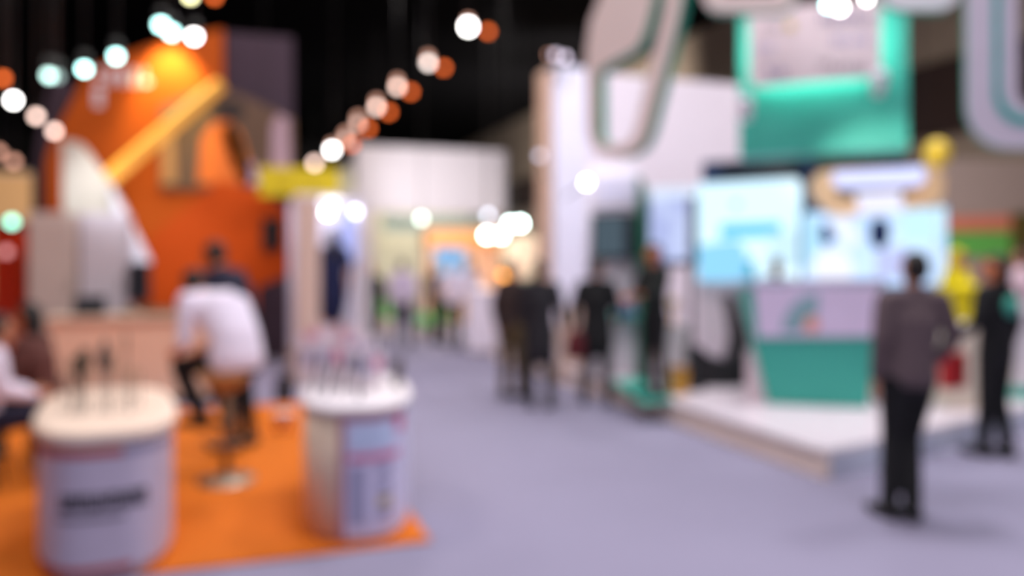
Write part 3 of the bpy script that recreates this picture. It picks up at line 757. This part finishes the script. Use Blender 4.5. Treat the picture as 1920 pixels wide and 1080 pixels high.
for poly, m_ in (([(1632,415),(1648,408),(1664,415),(1668,445),(1656,466),(1638,466),(1628,445)], glow('navy_figure', (24, 34, 78), .8)),
                 ([(1538,420),(1552,418),(1566,450),(1548,462),(1536,450)], glow('slate_figure', (70, 80, 130), .8)),
                 ([(1552,402),(1590,400),(1612,450),(1590,468),(1566,430)], glow('white_ribbon', (232, 238, 255), 1.1)),
                 ([(1524,476),(1580,468),(1600,500),(1590,536),(1530,532)], glow('white_blot', (238, 240, 255), 1.1)),
                 ([(1690,395),(1770,390),(1770,450),(1690,455)], glow('ice_patch', (196, 236, 255), 1.1)),
                 ([(1506,402),(1528,402),(1540,460),(1520,500),(1506,500)], glow('ice_blue_patch', (176, 224, 250), 1.1)),
                 ([(1640,470),(1700,460),(1706,520),(1640,520)], glow('lilac_patch', (196, 204, 250), 1.0))):
    slab('picture', pv2, poly, .004, m_, dp, off=-.028)

# teal reception counter with logo panel
pd = Plane(at(1440, 8.02), hz(105))
t = thing('reception_counter', 'teal green slanted reception counter with white leaf logo panel on the platform', 'counter', at(1530, 8.3, PLZ))
base = [pd(1440, 760), pd(1640, 768)]
slab('front', pd, [(1384,536),(1655,532),(1628,772),(1440,762)], .55, green, t, bevel=.01, base=PLZ)
slab('counter_top', pd, [(1380,527),(1662,523),(1662,533),(1380,537)], .62, mat('cool_grey_top', (176, 176, 200), .4), t, off=-.03)
lg = slab('logo_panel', pd, [(1413,538),(1650,536),(1641,630),(1420,632)], .05, mat('lilac_panel_white', (218, 204, 234), .5), t, off=-.06)
slab('leaf', pd, [(1464,622),(1470,596),(1484,572),(1504,556),(1532,549),(1533,575),(1528,596),(1512,612),(1490,622)], .01, mat('leaf_teal', (134, 172, 182), .5), lg, off=-.072)
slab('dot', pd, [(1520+14*math.cos(a), 607+15*math.sin(a)) for a in [2*PI*i/16 for i in range(16)]], .01, mat('coral_dot', (232, 160, 140), .5), lg, off=-.076)
slab('side_fin', Plane(at(1420, 8.10), hz(105)), [(1400,664),(1420,664),(1446,762),(1400,760)], .4, mat('rose_white_fin', (232, 212, 218), .5), t, off=.03, base=PLZ)
# curved black chair
q = at(1350, 9.35, PLZ); u = hz(90); v_ = hz(0)
t = thing('lounge_chair', 'black tub chair with high curved back beside the teal counter', 'chair', q)
def prof(pts, dep, name, m_):
    bm = bmesh.new()
    prism(bm, [q+u*(x-1350)/F*9.35 + V(0,0,(743-y)/F*9.35) - v_*dep/2 for x, y in pts], v_*dep); return link(name, bm, m_, t, bevel=.02)
prof([(1294,745),(1294,668),(1306,672),(1328,692),(1362,698),(1366,745)], .5, 'seat', mat('black_leather', (24, 24, 28), .5))
prof([(1366,742),(1388,742),(1396,680),(1390,640),(1376,590),(1366,572),(1362,586),(1370,620),(1374,660),(1364,700)], .46, 'backrest', MATS['black_leather'])

# hanging green sign box
ps_ = Plane(at(1545, 8.4), hz(112))
t = thing('hanging_sign', 'big teal green hanging sign box with a backlit white sponsor panel', 'sign', ps_(1545, 150))
slab('box_body', ps_, [(1385,34),(1702,12),(1704,278),(1386,292)], .5, green, t)
pn = slab('panel', ps_, [(1408,40),(1418,28),(1640,12),(1650,22),(1650,140),(1642,152),(1420,170),(1408,160)], .05, mat('panel_rose_white', (226, 208, 214), .5), t, off=-.22)
slab('light_strip', ps_, [(1420,48),(1640,30),(1640,138),(1420,156)], .02, glow('mint_light', (190, 255, 240), 9.0), t, off=-.14)
for i, (a_, b2, c_, d2, n_, m_) in enumerate(((1428,55,1470,72,4,'grey'), (1535,38,1635,54,8,'lilac'), (1420,94,1455,108,3,'pale'), (1437,134,1478,154,4,'violet'), (1535,124,1630,142,7,'grey'), (1560,76,1630,92,6,'pale'))):
    mm = {'grey': mat('grey_mark', (160, 150, 158), .6), 'lilac': mat('lilac_mark_print', (140, 132, 170), .6), 'pale': mat('pale_mark', (180, 176, 214), .6), 'violet': mat('violet_mark', (104, 96, 150), .6)}[m_]
    marks('sponsor_mark', ps_, a_, b2, c_, d2, n_, mm, pn, -.232, 20+i)
slab('yellow_dot', ps_, [(1484+9*math.cos(a), 60+9*math.sin(a)) for a in [2*PI*i/14 for i in range(14)]], .01, mat('mustard_dot', (214, 190, 120), .6), pn, off=-.235)
for x in (1420, 1670):
    q = ps_(x, 20)+ps_.n*.25; tube('wire', [q, V(q.x, q.y, 9.99)], .006, black, t, 6)
def arm_spot(label, px, py, D, dirv, parentless=True, em=None, r=.05, L=.16, m_=white, group=None, hang=True, post=None):
    """a can spotlight: bracket, can, lens"""
    p = W(px, py, D); t = thing('spotlight', label, 'lamp', p, group); dv = Vector(dirv).normalized()
    tube('can', [p-dv*L*.5, p+dv*L*.5], [r*.8, r], m_, t, 16)
    ball('lens', p+dv*L*.5, r*.82, em or glow('soft_lens', (255, 250, 240), 2.0), t)
    if hang:
        top = post if post is not None else V(p.x, p.y, 9.99)
        tube('hanger', [p, top], .008, black, t, 6)
    return t
for px, py, D, nm in ((1398, 206, 8.2, 'lower left corner'), (1648, 158, 7.7, 'right side')):
    p = W(px, py, D)
    arm_spot(f'white spotlight on a short arm at the {nm} of the green hanging sign', px, py, D, -hz(20)+V(0,0,.6), em=mat('white_lens', (220, 214, 230), .2), r=.07, L=.24, post=ps_(px+8, py+14)+ps_.n*.04)

# hanging white and green frames
gl_side = mat('frame_green_side', (30, 150, 124), .5)
wf = mat('frame_white', (244, 226, 220), .5)
def hang_frame(label, plane, outer, hole, th, m_, wires):
    t = thing('loop_ornament', label, 'hanging loop', plane(*outer[0]))
    o_ = slab('ring', plane, outer, th, m_, t, side=gl_side, holes=hole, bevel=0)
    for x, y in wires:
        q = plane(x, y)+plane.n*th/2; tube('wire', [q, V(q.x, q.y, 9.99)], .006, black, t, 6)
    return t
pr = Plane(at(1190, 7.6), hz(130))
outer = [(1100,240),(1098,100),(1106,40),(1130,-20),(1150,-120),(1300,-150),(1284,-30),(1268,50),(1240,160),(1218,245),(1206,272),(1188,287),(1160,294),(1130,290),(1108,272)]
hole = [(1122,258),(1122,134),(1140,119),(1180,98),(1198,84),(1210,56),(1222,10),(1238,-60),(1252,-60),(1244,20),(1222,110),(1200,200),(1190,245),(1180,265),(1160,272),(1134,270)]
hang_frame('white hanging loop frame with green inner edges above the totem', pr, outer, [hole], .16, wf, [(1200,-125),(1290,-140)])
pr2 = Plane(at(1880, 6.4), hz(112))
def rrect(x0, y0, x1, y1, r, sk=0.0):
    P = []
    for cx, cy, a0 in ((x1-r, y1-r, 0), (x0+r, y1-r, 90), (x0+r, y0+r, 180), (x1-r, y0+r, 270)):
        for k in range(7):
            a = math.radians(a0+15*k); P.append((cx+r*math.cos(a)+sk*(cy-y0), cy+r*math.sin(a)))
    return P
t = hang_frame('large white rounded hanging frame with teal inlay at the right edge', pr2, rrect(1812, -160, 2080, 278, 80), [rrect(1908, -60, 1990, 205, 38)], .14, mat('frame_cool_white', (214, 206, 222), .5), [(1860,-150),(2000,-150)])
slab('inlay', pr2, rrect(1862, -110, 2036, 236, 60), .02, mat('teal_inlay', (60, 170, 164), .5), t, holes=[rrect(1876, -96, 2022, 218, 52)], off=-.015, bevel=0)
pr3 = Plane(at(1400, 7.2), hz(112))
hang_frame('white hanging frame whose rounded bottom shows above the green sign, left', pr3, rrect(1316, -190, 1492, 22, 34), [rrect(1345, -160, 1464, -12, 22)], .14, wf, [(1340,-186),(1470,-186)])
pr4 = Plane(at(1700, 7.0), hz(112))
hang_frame('white hanging frame whose bottom shows above the green sign, right', pr4, rrect(1650, -190, 1800, 18, 40), [rrect(1680, -160, 1770, -14, 24)], .14, mat('frame_bright', (240, 240, 246), .4), [(1670,-186),(1780,-186)])

# tan wooden canopy with light boxes above the second screen
pc_ = Plane(at(1640, 8.75), hz(104))
t = thing('wooden_canopy', 'tan curved wooden canopy with white light boxes above the blue screen', 'canopy', pc_(1640, 350))
slab('wood_ring', pc_, [(1520,345),(1535,322),(1560,318),(1740,312),(1772,330),(1768,370),(1752,384),(1700,392),(1640,400),(1580,402),(1556,396),(1530,372)], .35, mat('tan_wood', (236, 196, 150), .5, var=.12), t, holes=[[(1560,352),(1575,374),(1640,376),(1700,372),(1728,350),(1640,346)]], bevel=0)
slab('light_box', pc_, [(1562,324),(1725,314),(1732,336),(1720,348),(1575,354),(1560,342)], .12, glow('periwinkle_box', (206, 212, 255), 1.3), t, off=-.13)
slab('light_box', pc_, [(1604,364),(1684,360),(1690,396),(1612,402)], .12, glow('white_box', (228, 228, 252), 1.15), t, off=-.13)
slab('dark_header', pc_, [(1532,296),(1706,288),(1706,318),(1534,322)], .3, mat('black_header', (26, 18, 28), .6), t, off=.05)
for x in (1545, 1740):
    q = pc_(x, 318)+pc_.n*.25; tube('wire', [q, V(q.x, q.y, 9.99)], .006, black, t, 6)
# yellow ball ornament and balloon
q = W(1757, 288, 8.2)
t = thing('balloon', 'golden yellow balloon on a stick right of the wooden canopy', 'balloon', q)
ball('skin', q, .13, mat('yellow_balloon', (224, 190, 50), .35), t, (1,1,1.12)); lathe('knot', q-V(0,0,.17), [(.02, 0), (.008, .02), (.012, .03)], MATS['yellow_balloon'], t, 10)
tube('stick', [q-V(0,0,.16), V(q.x, q.y, PLZ)], .006, mat('pale_stick', (200, 190, 160), .5), t, 6)
# back right: beige partition with orange and green bands, white counter
pb2 = PY(11.5); t = thing('partition', 'beige wall with an orange and a green stripe at far right', 'partition', (pb2(1850, 500).x, 11.5, PLZ))
slab('panel', pb2, [(1765,296),(1960,302),(1960,640),(1765,640)], .3, mat('taupe_partition', (186, 166, 156), .6), t, base=PLZ)
slab('orange_stripe', pb2, [(1772,408),(1900,404),(1900,432),(1772,434)], .03, mat('salmon_orange', (240, 140, 110), .5), t, off=-.04)
slab('green_stripe', pb2, [(1772,437),(1892,434),(1892,480),(1772,482)], .03, mat('grass_green', (110, 200, 90), .5), t, off=-.04)
slab('olive_block', pb2, [(1893,400),(1960,398),(1960,490),(1893,490)], .06, mat('olive_block', (96, 84, 30), .6), t, off=-.07)
q = at(1925, 8.5, PLZ)
t = thing('counter', 'white counter with a teal foot at the right edge of the platform', 'counter', q)
boxo('cabinet_body', q+V(0,0,.12), (.42, .5, .80), white, t, hz(100)); boxo('plinth', q, (.50, .55, .12), green, t, hz(100)); boxo('counter_top', q+V(0,0,.92), (.46, .54, .03), white, t, hz(100))
t = thing('pedestal', 'pale cream pedestal on the platform between the two right-hand visitors', 'pedestal', at(1790, 7.9, PLZ))
boxo('block', at(1790, 7.9, PLZ), (.34, .34, .80), mat('pale_cream', (232, 220, 200), .5), t, hz(100)); boxo('cap', at(1790, 7.9, PLZ+.80), (.38, .38, .03), white, t, hz(100))

# ------------------------------------------------------------------ figures
shirt_grey = mat('brown_grey_shirt', (98, 82, 86), .85, bump=.2)
shirt_white = mat('white_shirt', (236, 226, 244), .85, bump=.1)
navy = mat('navy_cloth', (26, 34, 76), .9)
navydark = mat('dark_navy_cloth', (24, 22, 48), .9)
charc = mat('charcoal_suit', (34, 32, 38), .9)
brown = mat('dark_brown_cloth', (54, 40, 38), .9)
khaki = mat('khaki_cloth', (92, 76, 50), .9)
warmskin = mat('warm_skin', (206, 120, 76), .55)
teal_logo = mat('teal_emblem', (64, 170, 150), .6)
yellowc = mat('yellow_cloth', (248, 226, 4), .8)

WALK = dict(knL=(-.10,.05,.50), anL=(-.10,-.10,.09), knR=(.10,.12,.51), anR=(.09,.14,.09))
# man walking away at right
g1 = at(1690, 5.19)
person('man in brown grey shirt and black trousers walking away at right', g1, yawv(-8), 1.71,
       dict(pelvis=(.05,.0,.93), waist=(.06,0,1.08), chest=(.08,.01,1.28), neck=(.09,0,1.46), head=(.10,.02,1.60), sh=.20,
            elL=(-.17,-.04,1.16), wrL=(-.18,.0,.90), elR=(.36,-.02,1.17), wrR=(.38,.16,.99), knL=(-.04,.04,.50), anL=(-.12,-.05,.09), knR=(.10,.06,.50), anR=(-.01,-.13,.10), look=(-.1,1,0)),
       shirt_grey, blackcloth, 'short', bulk=1.08, vox=.010)
g2 = at(1868, 6.75)
hand_w = at(1787, 6.90, .95)
hand_l = (Matrix.Rotation(-yawv(-28), 3, 'Z') @ (hand_w-g2))/(1.70/1.72)
el_l = V(-.28, -.01, 1.17); wr_l = hand_l-(hand_l-el_l).normalized()*.15
p2 = person('person in black uniform with teal emblem on the back holding a red bag', g2, yawv(-28), 1.70,
       dict(elL=el_l, wrL=wr_l, knR=(.08,.02,.50), anR=(.05,-.06,.09), anL=(-.09,.05,.09), look=(-.7,.7,0)), blackcloth, blackcloth, 'bob', bulk=1.05, skinm=warmskin)
b = bmesh.new(); prism(b, [V(.085*math.cos(a), -.155, 1.29+.085*math.sin(a)) for a in [2*PI*i/20 for i in range(20)]], (0, .04, 0)); o = link('emblem', b, teal_logo, None, True); o.parent = p2
q = hand_w-V(0,0,.27)
t = thing('shopping_bag', 'red bag hanging from the hand of the black uniformed person', 'bag', q)
boxo('bag_body', q-V(0,0,.12), (.24, .08, .30), mat('red_bag', (190, 40, 44), .6), t, hz(70))
tube('handle', [q+hz(70)*.07*math.cos(a)+V(0,0,.18+.10*math.sin(a)) for a in [PI*i/8 for i in range(9)]], .006, MATS['red_bag'], t, 6)
person('assistant in black with skin coloured as warm lit beside the totem, on the platform edge', at(1228, 8.45, PLZ), yawv(-120), 1.61,
       dict(elL=(-.23,.10,1.17), wrL=(-.14,.28,1.16), elR=(.23,.10,1.17), wrR=(.12,.28,1.12)), mat('black_green_uniform', (16, 24, 24), .9), blackcloth, 'short', skinm=warmskin)  # warm skin colour stands in for orange light on the face
person('visitor in black jacket standing before the totem with legs apart', at(1118, 9.15), yawv(15), 1.68,
       dict(knL=(-.11,.02,.50), anL=(-.14,0,.09), knR=(.11,.02,.50), anR=(.14,0,.09), elL=(-.26,-.02,1.16), wrL=(-.27,.04,.93), elR=(.24,.06,1.16), wrR=(.22,.22,1.02), look=(.5,.85,0)), blackcloth, mat('dark_stocking', (46, 40, 42), .8), 'short', coat=.22, skinm=warmskin, bulk=1.1)
q = at(1078, 9.1, .52); t = thing('handbag', 'dark red handbag held beside the visitor in black jacket', 'bag', q)
bm = bmesh.new(); loft(bm, [q+V(0,0,.06), q+V(0,0,.24), q+V(0,0,.32)], [(.12, .05), (.11, .045), (.07, .02)], hz(90)); link('bag_body', bm, mat('dark_red_leather', (96, 16, 26), .5), t, True)
tube('handle', [q+hz(90)*.05*math.cos(a)+V(0,0,.30+.10*math.sin(a)) for a in [PI*i/8 for i in range(9)]], .008, MATS['dark_red_leather'], t, 6)
person('visitor in long charcoal coat in the middle of the aisle', at(1012, 8.95), yawv(5), 1.67,
       dict(elL=(-.215,.02,1.15), wrL=(-.19,.12,.95), elR=(.235,.02,1.17), wrR=(.27,.10,.95), anL=(-.10,0,.09), anR=(.12,0,.09)), charc, blackcloth, 'short', coat=.28, bulk=1.02)
person('visitor in dark brown jacket and khaki trousers left of charcoal coat', at(958, 9.6), yawv(40), 1.66,
       dict(elR=(.25,.06,1.17), wrR=(.20,.20,1.10), anL=(-.08,-.05,.09), anR=(.08,.06,.09), look=(.6,.8,0)), brown, khaki, 'short', hairmat=hairb, skinm=warmskin)
person('visitor in white shirt and dark trousers facing the kiosk screen', at(850, 15.1), yawv(10), 1.68, dict(elL=(-.30,.02,1.2), wrL=(-.34,.16,1.08)), shirt_white, blackcloth, 'short', vox=.014)
person('visitor in black beside the kiosk screen, left of white shirt', at(816, 16.1), yawv(60), 1.66, {}, blackcloth, charc, 'short', vox=.014)
person('visitor in white shirt and dark trousers with arms down, before green planters', at(755, 15.4), yawv(0), 1.68, dict(anL=(-.15,0,.09), anR=(.15,0,.09), knL=(-.13,.02,.5), knR=(.13,.02,.5)), mat('lilac_white_shirt', (222, 206, 232), .9), blackcloth, 'short', vox=.014)
person('visitor in pale shirt bending behind the narrow white counter', at(886, 15.9), yawv(-60), 1.66, dict(elL=(-.26,.1,1.18), wrL=(-.3,.3,1.14)), shirt_white, charc, 'short', hairmat=hairb, vox=.014)
person('brown haired visitor in black coat right of the white booth', at(690, 12.6), yawv(170), 1.66, {}, blackcloth, blackcloth, 'bob', hairmat=hairb, coat=.25, skinm=warmskin, vox=.013)
person('woman with long black hair in navy dress inside the white booth', at(624, 11.4, .34), yawv(-40), 1.78, dict(elL=(-.23,.08,1.16), wrL=(-.14,.24,1.10)), navy, navy, 'long', lower='skirt', sleeves='short', coat=.25, bulk=1.12, vox=.012)
person('man in dark navy shirt standing behind the hunched visitor', at(448, 7.0, .015), yawv(-75), 1.86, dict(chest=(0,.06,1.27), neck=(0,.15,1.43), head=(0,.24,1.54), elL=(-.25,.12,1.15), wrL=(-.2,.32,1.05), elR=(.25,.10,1.15), wrR=(.2,.3,1.05), look=(0,.8,-.5)), navydark, blackcloth, 'short', bulk=1.1, skinm=warmskin)
# hunched visitor on the stool, seat height about 0.84
R_ = dict(pelvis=(0,-.02,.93), waist=(0,.0,1.08), chest=(0,.13,1.27), neck=(0,.33,1.36), head=(0,.46,1.44), sh=.20,
          elL=(-.25,.24,1.05), wrL=(-.16,.44,.94), elR=(.25,.24,1.07), wrR=(.14,.46,.95), knL=(-.12,.45,.84), anL=(-.12,.22,.47), knR=(.13,.42,.80), anR=(.13,.20,.42), look=(0,.8,-.5))
person('hunched visitor in white shirt with black hair sitting on the tan stool', at(440, 5.98, .015), yawv(-62), 1.72, R_, shirt_white, blackcloth, 'short', bulk=1.32, sleeves='rolled', skinm=warmskin, vox=.010)
# seated pair at the left edge
SIT = dict(pelvis=(0,0,.52), waist=(0,.02,.67), chest=(0,.06,.86), neck=(0,.10,1.03), head=(0,.14,1.17), elL=(-.24,.12,.74), wrL=(-.16,.34,.68), elR=(.24,.12,.74), wrR=(.16,.34,.68),
           knL=(-.12,.44,.53), anL=(-.12,.42,.10), knR=(.12,.44,.53), anR=(.12,.42,.10), look=(0,1,-.15))
def stool(label, q):
    t = thing('stool', label, 'stool', q)
    lathe('seat', q+V(0,0,.36), [(.10, 0), (.17, .02), (.175, .05), (.15, .06)], mat('dark_stool', (60, 40, 30), .5), t)
    for k in range(4):
        a = PI/4+k*PI/2; tube('leg', [q+V(math.cos(a)*.17, math.sin(a)*.17, 0), q+V(math.cos(a)*.11, math.sin(a)*.11, .37)], .014, chrome, t, 8)
q = at(84, 6.5, .015); stool('low dark stool under the seated visitor in brown top', q)
person('seated visitor in brown top with black hair at the left', q, yawv(-95), 1.72, SIT, mat('maroon_brown_top', (92, 52, 46), .9), blackcloth, 'bob', skinm=warmskin)
q = at(-38, 5.75, .015); stool('low dark stool under the white-topped visitor at the left edge', q)
person('seated visitor in white top, cut by the left edge', q, yawv(50), 1.66, SIT, shirt_white, navydark, 'short', shoes=mat('tan_shoe', (196, 150, 116), .6))
# figures on the right platform
person('receptionist behind the teal counter with dark hair', at(1455, 9.1, PLZ), yawv(180), 1.46, dict(look=(0,1,-.25)), mat('dark_teal_uniform', (20, 34, 48), .9), blackcloth, 'short')
person('person in a bright yellow loose top behind the black uniformed person', at(1793, 8.5, PLZ), yawv(140), 1.56, {}, yellowc, yellowc, 'bob', hairmat=yellowc, bulk=1.7, coat=.3)
person('person in pale pink top at the right edge of the view', at(1918, 9.2, PLZ), yawv(-40), 1.58, {}, mat('pale_pink_top', (226, 196, 210), .9), charc, 'short')

# ------------------------------------------------------------------ lamps that can be seen, with added unseen lights at the end
def bulb(px, py, D, r, em, parent, nm='bulb'):
    return ball(nm, W(px, py, D), r*D/F, em, parent)
E_white = glow('bulb_white', (255, 250, 248), 20.0); E_mid = glow('bulb_rosy', (255, 218, 204), 6.0); E_dim = glow('bulb_dim', (240, 200, 186), 3.2)
E_or = glow('bulb_orange', (240, 108, 48), 4.6); E_pk = glow('bulb_brownish', (214, 156, 134), 3.4); E_cyan = glow('bulb_cyan', (190, 255, 250), 13.0)
rows = [(878,50,34,14.8,E_white,'nearest and brightest'),(803,118,26,17.5,glow('bulb_bright', (255, 236, 228), 6.5),'second nearest'),(745,163,22,19.9,E_mid,'third'),(706,201,20,22.6,E_mid,'fourth'),
        (671,232,16,25.0,E_dim,'fifth'),(648,262,10,27.5,E_dim,'sixth'),(623,281,0,31.0,E_white,'seventh, bright again'),(590,306,0,35.0,E_mid,'last and lowest')]
for i, (px, py, dx, D, em, nm) in enumerate(rows):
    p = W(px, py, D)
    t = thing('pendant_light', f'{nm} lamp in the receding row under the black ceiling', 'lamp', p, 'row of hall lamps over the aisle')
    bulb(px, py, D, 9 if i == 0 else 6.5, em, t)
    if i < 7:
        o = bulb(px, py-12 if i < 6 else py-9, D, 5.5, E_pk, t, 'upper_bulb')
    if dx:
        bulb(px+dx+3, py+9, D, 6, E_or, t, 'orange_bulb')
        tube('bracket', [p, W(px+dx+3, py+9, D)], .02, black, t, 6)
    tube('hanger', [p, V(p.x, p.y, 9.99)], .02, black, t, 6)
for px, py, D, em, nm in ((25,188,9.2,E_white,'brightest, leftmost'),(68,218,10.1,E_mid,'middle'),(102,246,11.0,E_mid,'lowest, beside the orange wall'),(6,147,8.5,E_or,'orange, at the left edge'),(26,303,14.5,E_pk,'dim, far below'),(-2,285,14,E_pk,'dim, cut by the left edge')):
    p = W(px, py, D); t = thing('pendant_light', f'lamp of the left ceiling row, {nm}', 'lamp', p, 'left row of hall lamps')
    bulb(px, py, D, 7, em, t); tube('hanger', [p, V(p.x, p.y, 9.99)], .02, black, t, 6)
# cyan spotlights over the orange booth
for px, py, r, D, em, nm in ((302,46,11,10.5,E_cyan,'upper of the brightest pair'),(322,60,11,10.5,E_cyan,'lower of the brightest pair'),(364,68,10,11.2,E_white,'white, right of the brightest pair'),(218,105,10,10.2,E_cyan,'left of the brightest pair'),
        (158,129,10,10,E_cyan,'second from the left'),(92,141,11,9.6,glow('bulb_mint', (210, 255, 245), 6.0),'leftmost'),(108,143,9,9.8,glow('bulb_mint_dim', (190, 220, 215), 2.0),'dim, just right of the leftmost'),(357,-8,10,10,glow('bulb_lemon', (255, 250, 190), 9.0),'yellowish, at the top edge'),(402,-6,9,10.5,E_or,'orange, at the top edge')):
    p = W(px, py, D); t = thing('spotlight', f'booth spotlight above the orange wall, {nm}', 'lamp', p, 'spotlights over the orange booth')
    tube('can', [p+V(0,0,.20), p+V(0,0,.03)], [.05, .07], black, t, 12)
    bulb(px, py, D, r*.75, em, t, 'lens'); tube('hanger', [p+V(0,0,.15), V(p.x, p.y, 9.99)], .012, black, t, 6)
light('SPOT', 'booth_spot_light', W(316, 30, 12.2), 400, (1, .86, .34), .1, W(326, 240, 13.0), 62)
light('SPOT', 'booth_spot_light', W(360, 80, 9.5), 110, (1, .9, .75), .1, W(300, 480, 13), 60)
light('SPOT', 'booth_spot_light', W(218, 112, 9.0), 200, (.9, .95, 1), .1, W(235, 430, 11), 50)
# lamps of the other booths
for px, py, r, D, em, lb_ in ((1100,342,11,9.2,E_white,'round white lamp on the tall white wall, left of sign plate'),
        (570,378,10,11.0,glow('lamp_grey_white', (220, 230, 232), 6),'dim left lamp of the white booth header'),(614,398,12,11.0,E_white,'bright middle lamp of the white booth header'),(624,382,9,11.2,glow('lamp_soft2', (215, 225, 235), 6),'soft lamp just above the bright booth lamp'),
        (666,397,11,11.0,glow('lamp_lilac', (216, 220, 255), 9),'lilac white lamp at right end of white booth header'),
        (790,410,10,20.0,glow('lamp_soft', (220, 235, 225), 9),'soft white lamp under the far fascia'),
        (915,404,10,19.5,glow('lamp_lilac_dim', (216, 225, 245), 8),'dim lamp above the bright lamp cluster'),(913,441,13,19.0,glow('lamp_cluster', (255, 252, 245), 26),'left lamp of the bright cluster by the round sign'),(940,441,13,19.0,MATS['lamp_cluster'],'lower middle lamp of the bright cluster by the round sign'),
        (957,420,12,19.0,glow('lamp_cluster_mint', (225, 255, 248), 26),'upper middle lamp of the bright cluster by the round sign'),(976,419,12,19.0,MATS['lamp_cluster_mint'],'right lamp of the bright cluster by the round sign'),
        (945,515,13,16.5,glow('lamp_amber', (255, 170, 80), 6),'amber globe lamp before the round sign'),
        (22,416,15,10.1,glow('lamp_mint', (150, 250, 220), 5),'mint green lamp on the red column'),(12,472,14,10.1,glow('lamp_rose', (220, 150, 150), 2.2),'dim rose lamp low on the red column'),
        (1555,8,16,7.4,E_cyan,'brilliant lamp at the top of the green hanging sign'),(1575,14,14,7.4,E_white,'second brilliant lamp beside it on the green hanging sign'),(1625,-2,9,7.4,E_white,'small white lamp at the top edge right of the brilliant ones'),
        (1042,103,10,10.9,glow('lamp_top_wall', (214, 200, 220), 4),'pale spotlight on the top left corner of tall white wall'),(1060,108,11,10.9,MATS['lamp_top_wall'],'second pale spotlight on top of tall white wall'),(1028,102,6,10.9,E_pk,'small reddish lamp on top of tall white wall'),
        (1012,292,11,10.9,glow('lamp_side', (196, 190, 210), 3.5),'pale lamp on the left side of tall white wall')):
    p = W(px, py, D); t = thing('lamp', lb_, 'lamp', p)
    bulb(px, py, D, r*.55, em, t, 'globe')
    if D > 12.5 or (py < 380 and px > 1500):
        tube('hanger', [p, V(p.x, p.y, 9.995)], .01, black, t, 6)
    elif 1005 < px < 1070:
        tube('bracket', [p, p+V(.38 if px < 1035 else .28,.62,-.30)], .012, black, t, 6)
    else:
        tube('bracket', [p, p+V(0,.62,-.12) if px > 1000 or px < 600 else p+V(0,.3,.05)], .012, black, t, 6)
light('SPOT', 'fascia_fill_light', W(850, 330, 21), 230, (.93, .93, 1), .2, W(850, 345, 26), 90)  # added light without a fixture, brightens the far fascia
light('AREA', 'hall_wall_fill', (11.6, 26, 7.0), 900, (1, .92, .84), 1.2, (16, 40, 6.0))  # added fill for the hall wall, hidden behind the tall white wall
light('AREA', 'hall_wall_fill', (13.3, 31, 5.5), 1500, (1, .92, .84), 1.0, (16, 50, 6.0))  # second added fill, hidden likewise, for the deeper hall wall
light('SPOT', 'banner_fill_light', W(560, -60, 9.6), 60, (1, .96, .85), .05, W(560, 340, 12.4), 40)  # added light out of view, brightens the yellow banner
light('POINT', 'far_booth_fill', W(800, 345, 26.5), 160, (1, .96, .86), .3)  # added fill for the far booth, hidden behind its fascia
light('SPOT', 'canopy_fill_light', W(1640, 296, 7.3), 45, (1, .92, .82), .04, pc_(1645, 352), 80)  # added light without a fixture, brightens the dark canopy wood
light('POINT', 'kiosk_light', W(900, 440, 18.6), 260, (1, .86, .7), .3)
light('POINT', 'white_booth_light', W(620, 400, 11.6), 12, (.92, .93, 1), .15)
light('SPOT', 'partition_fill_light', W(60, 300, 22), 900, (1, .82, .6), .2, W(40, 370, 28), 80)  # added light without a fixture, brightens the sand partition
light('SPOT', 'wall_fill_light', W(1100, 60, 8.6), 110, (.95, .93, 1), .2, W(1100, 380, 12), 80)  # added light without a fixture, brightens the tall white wall
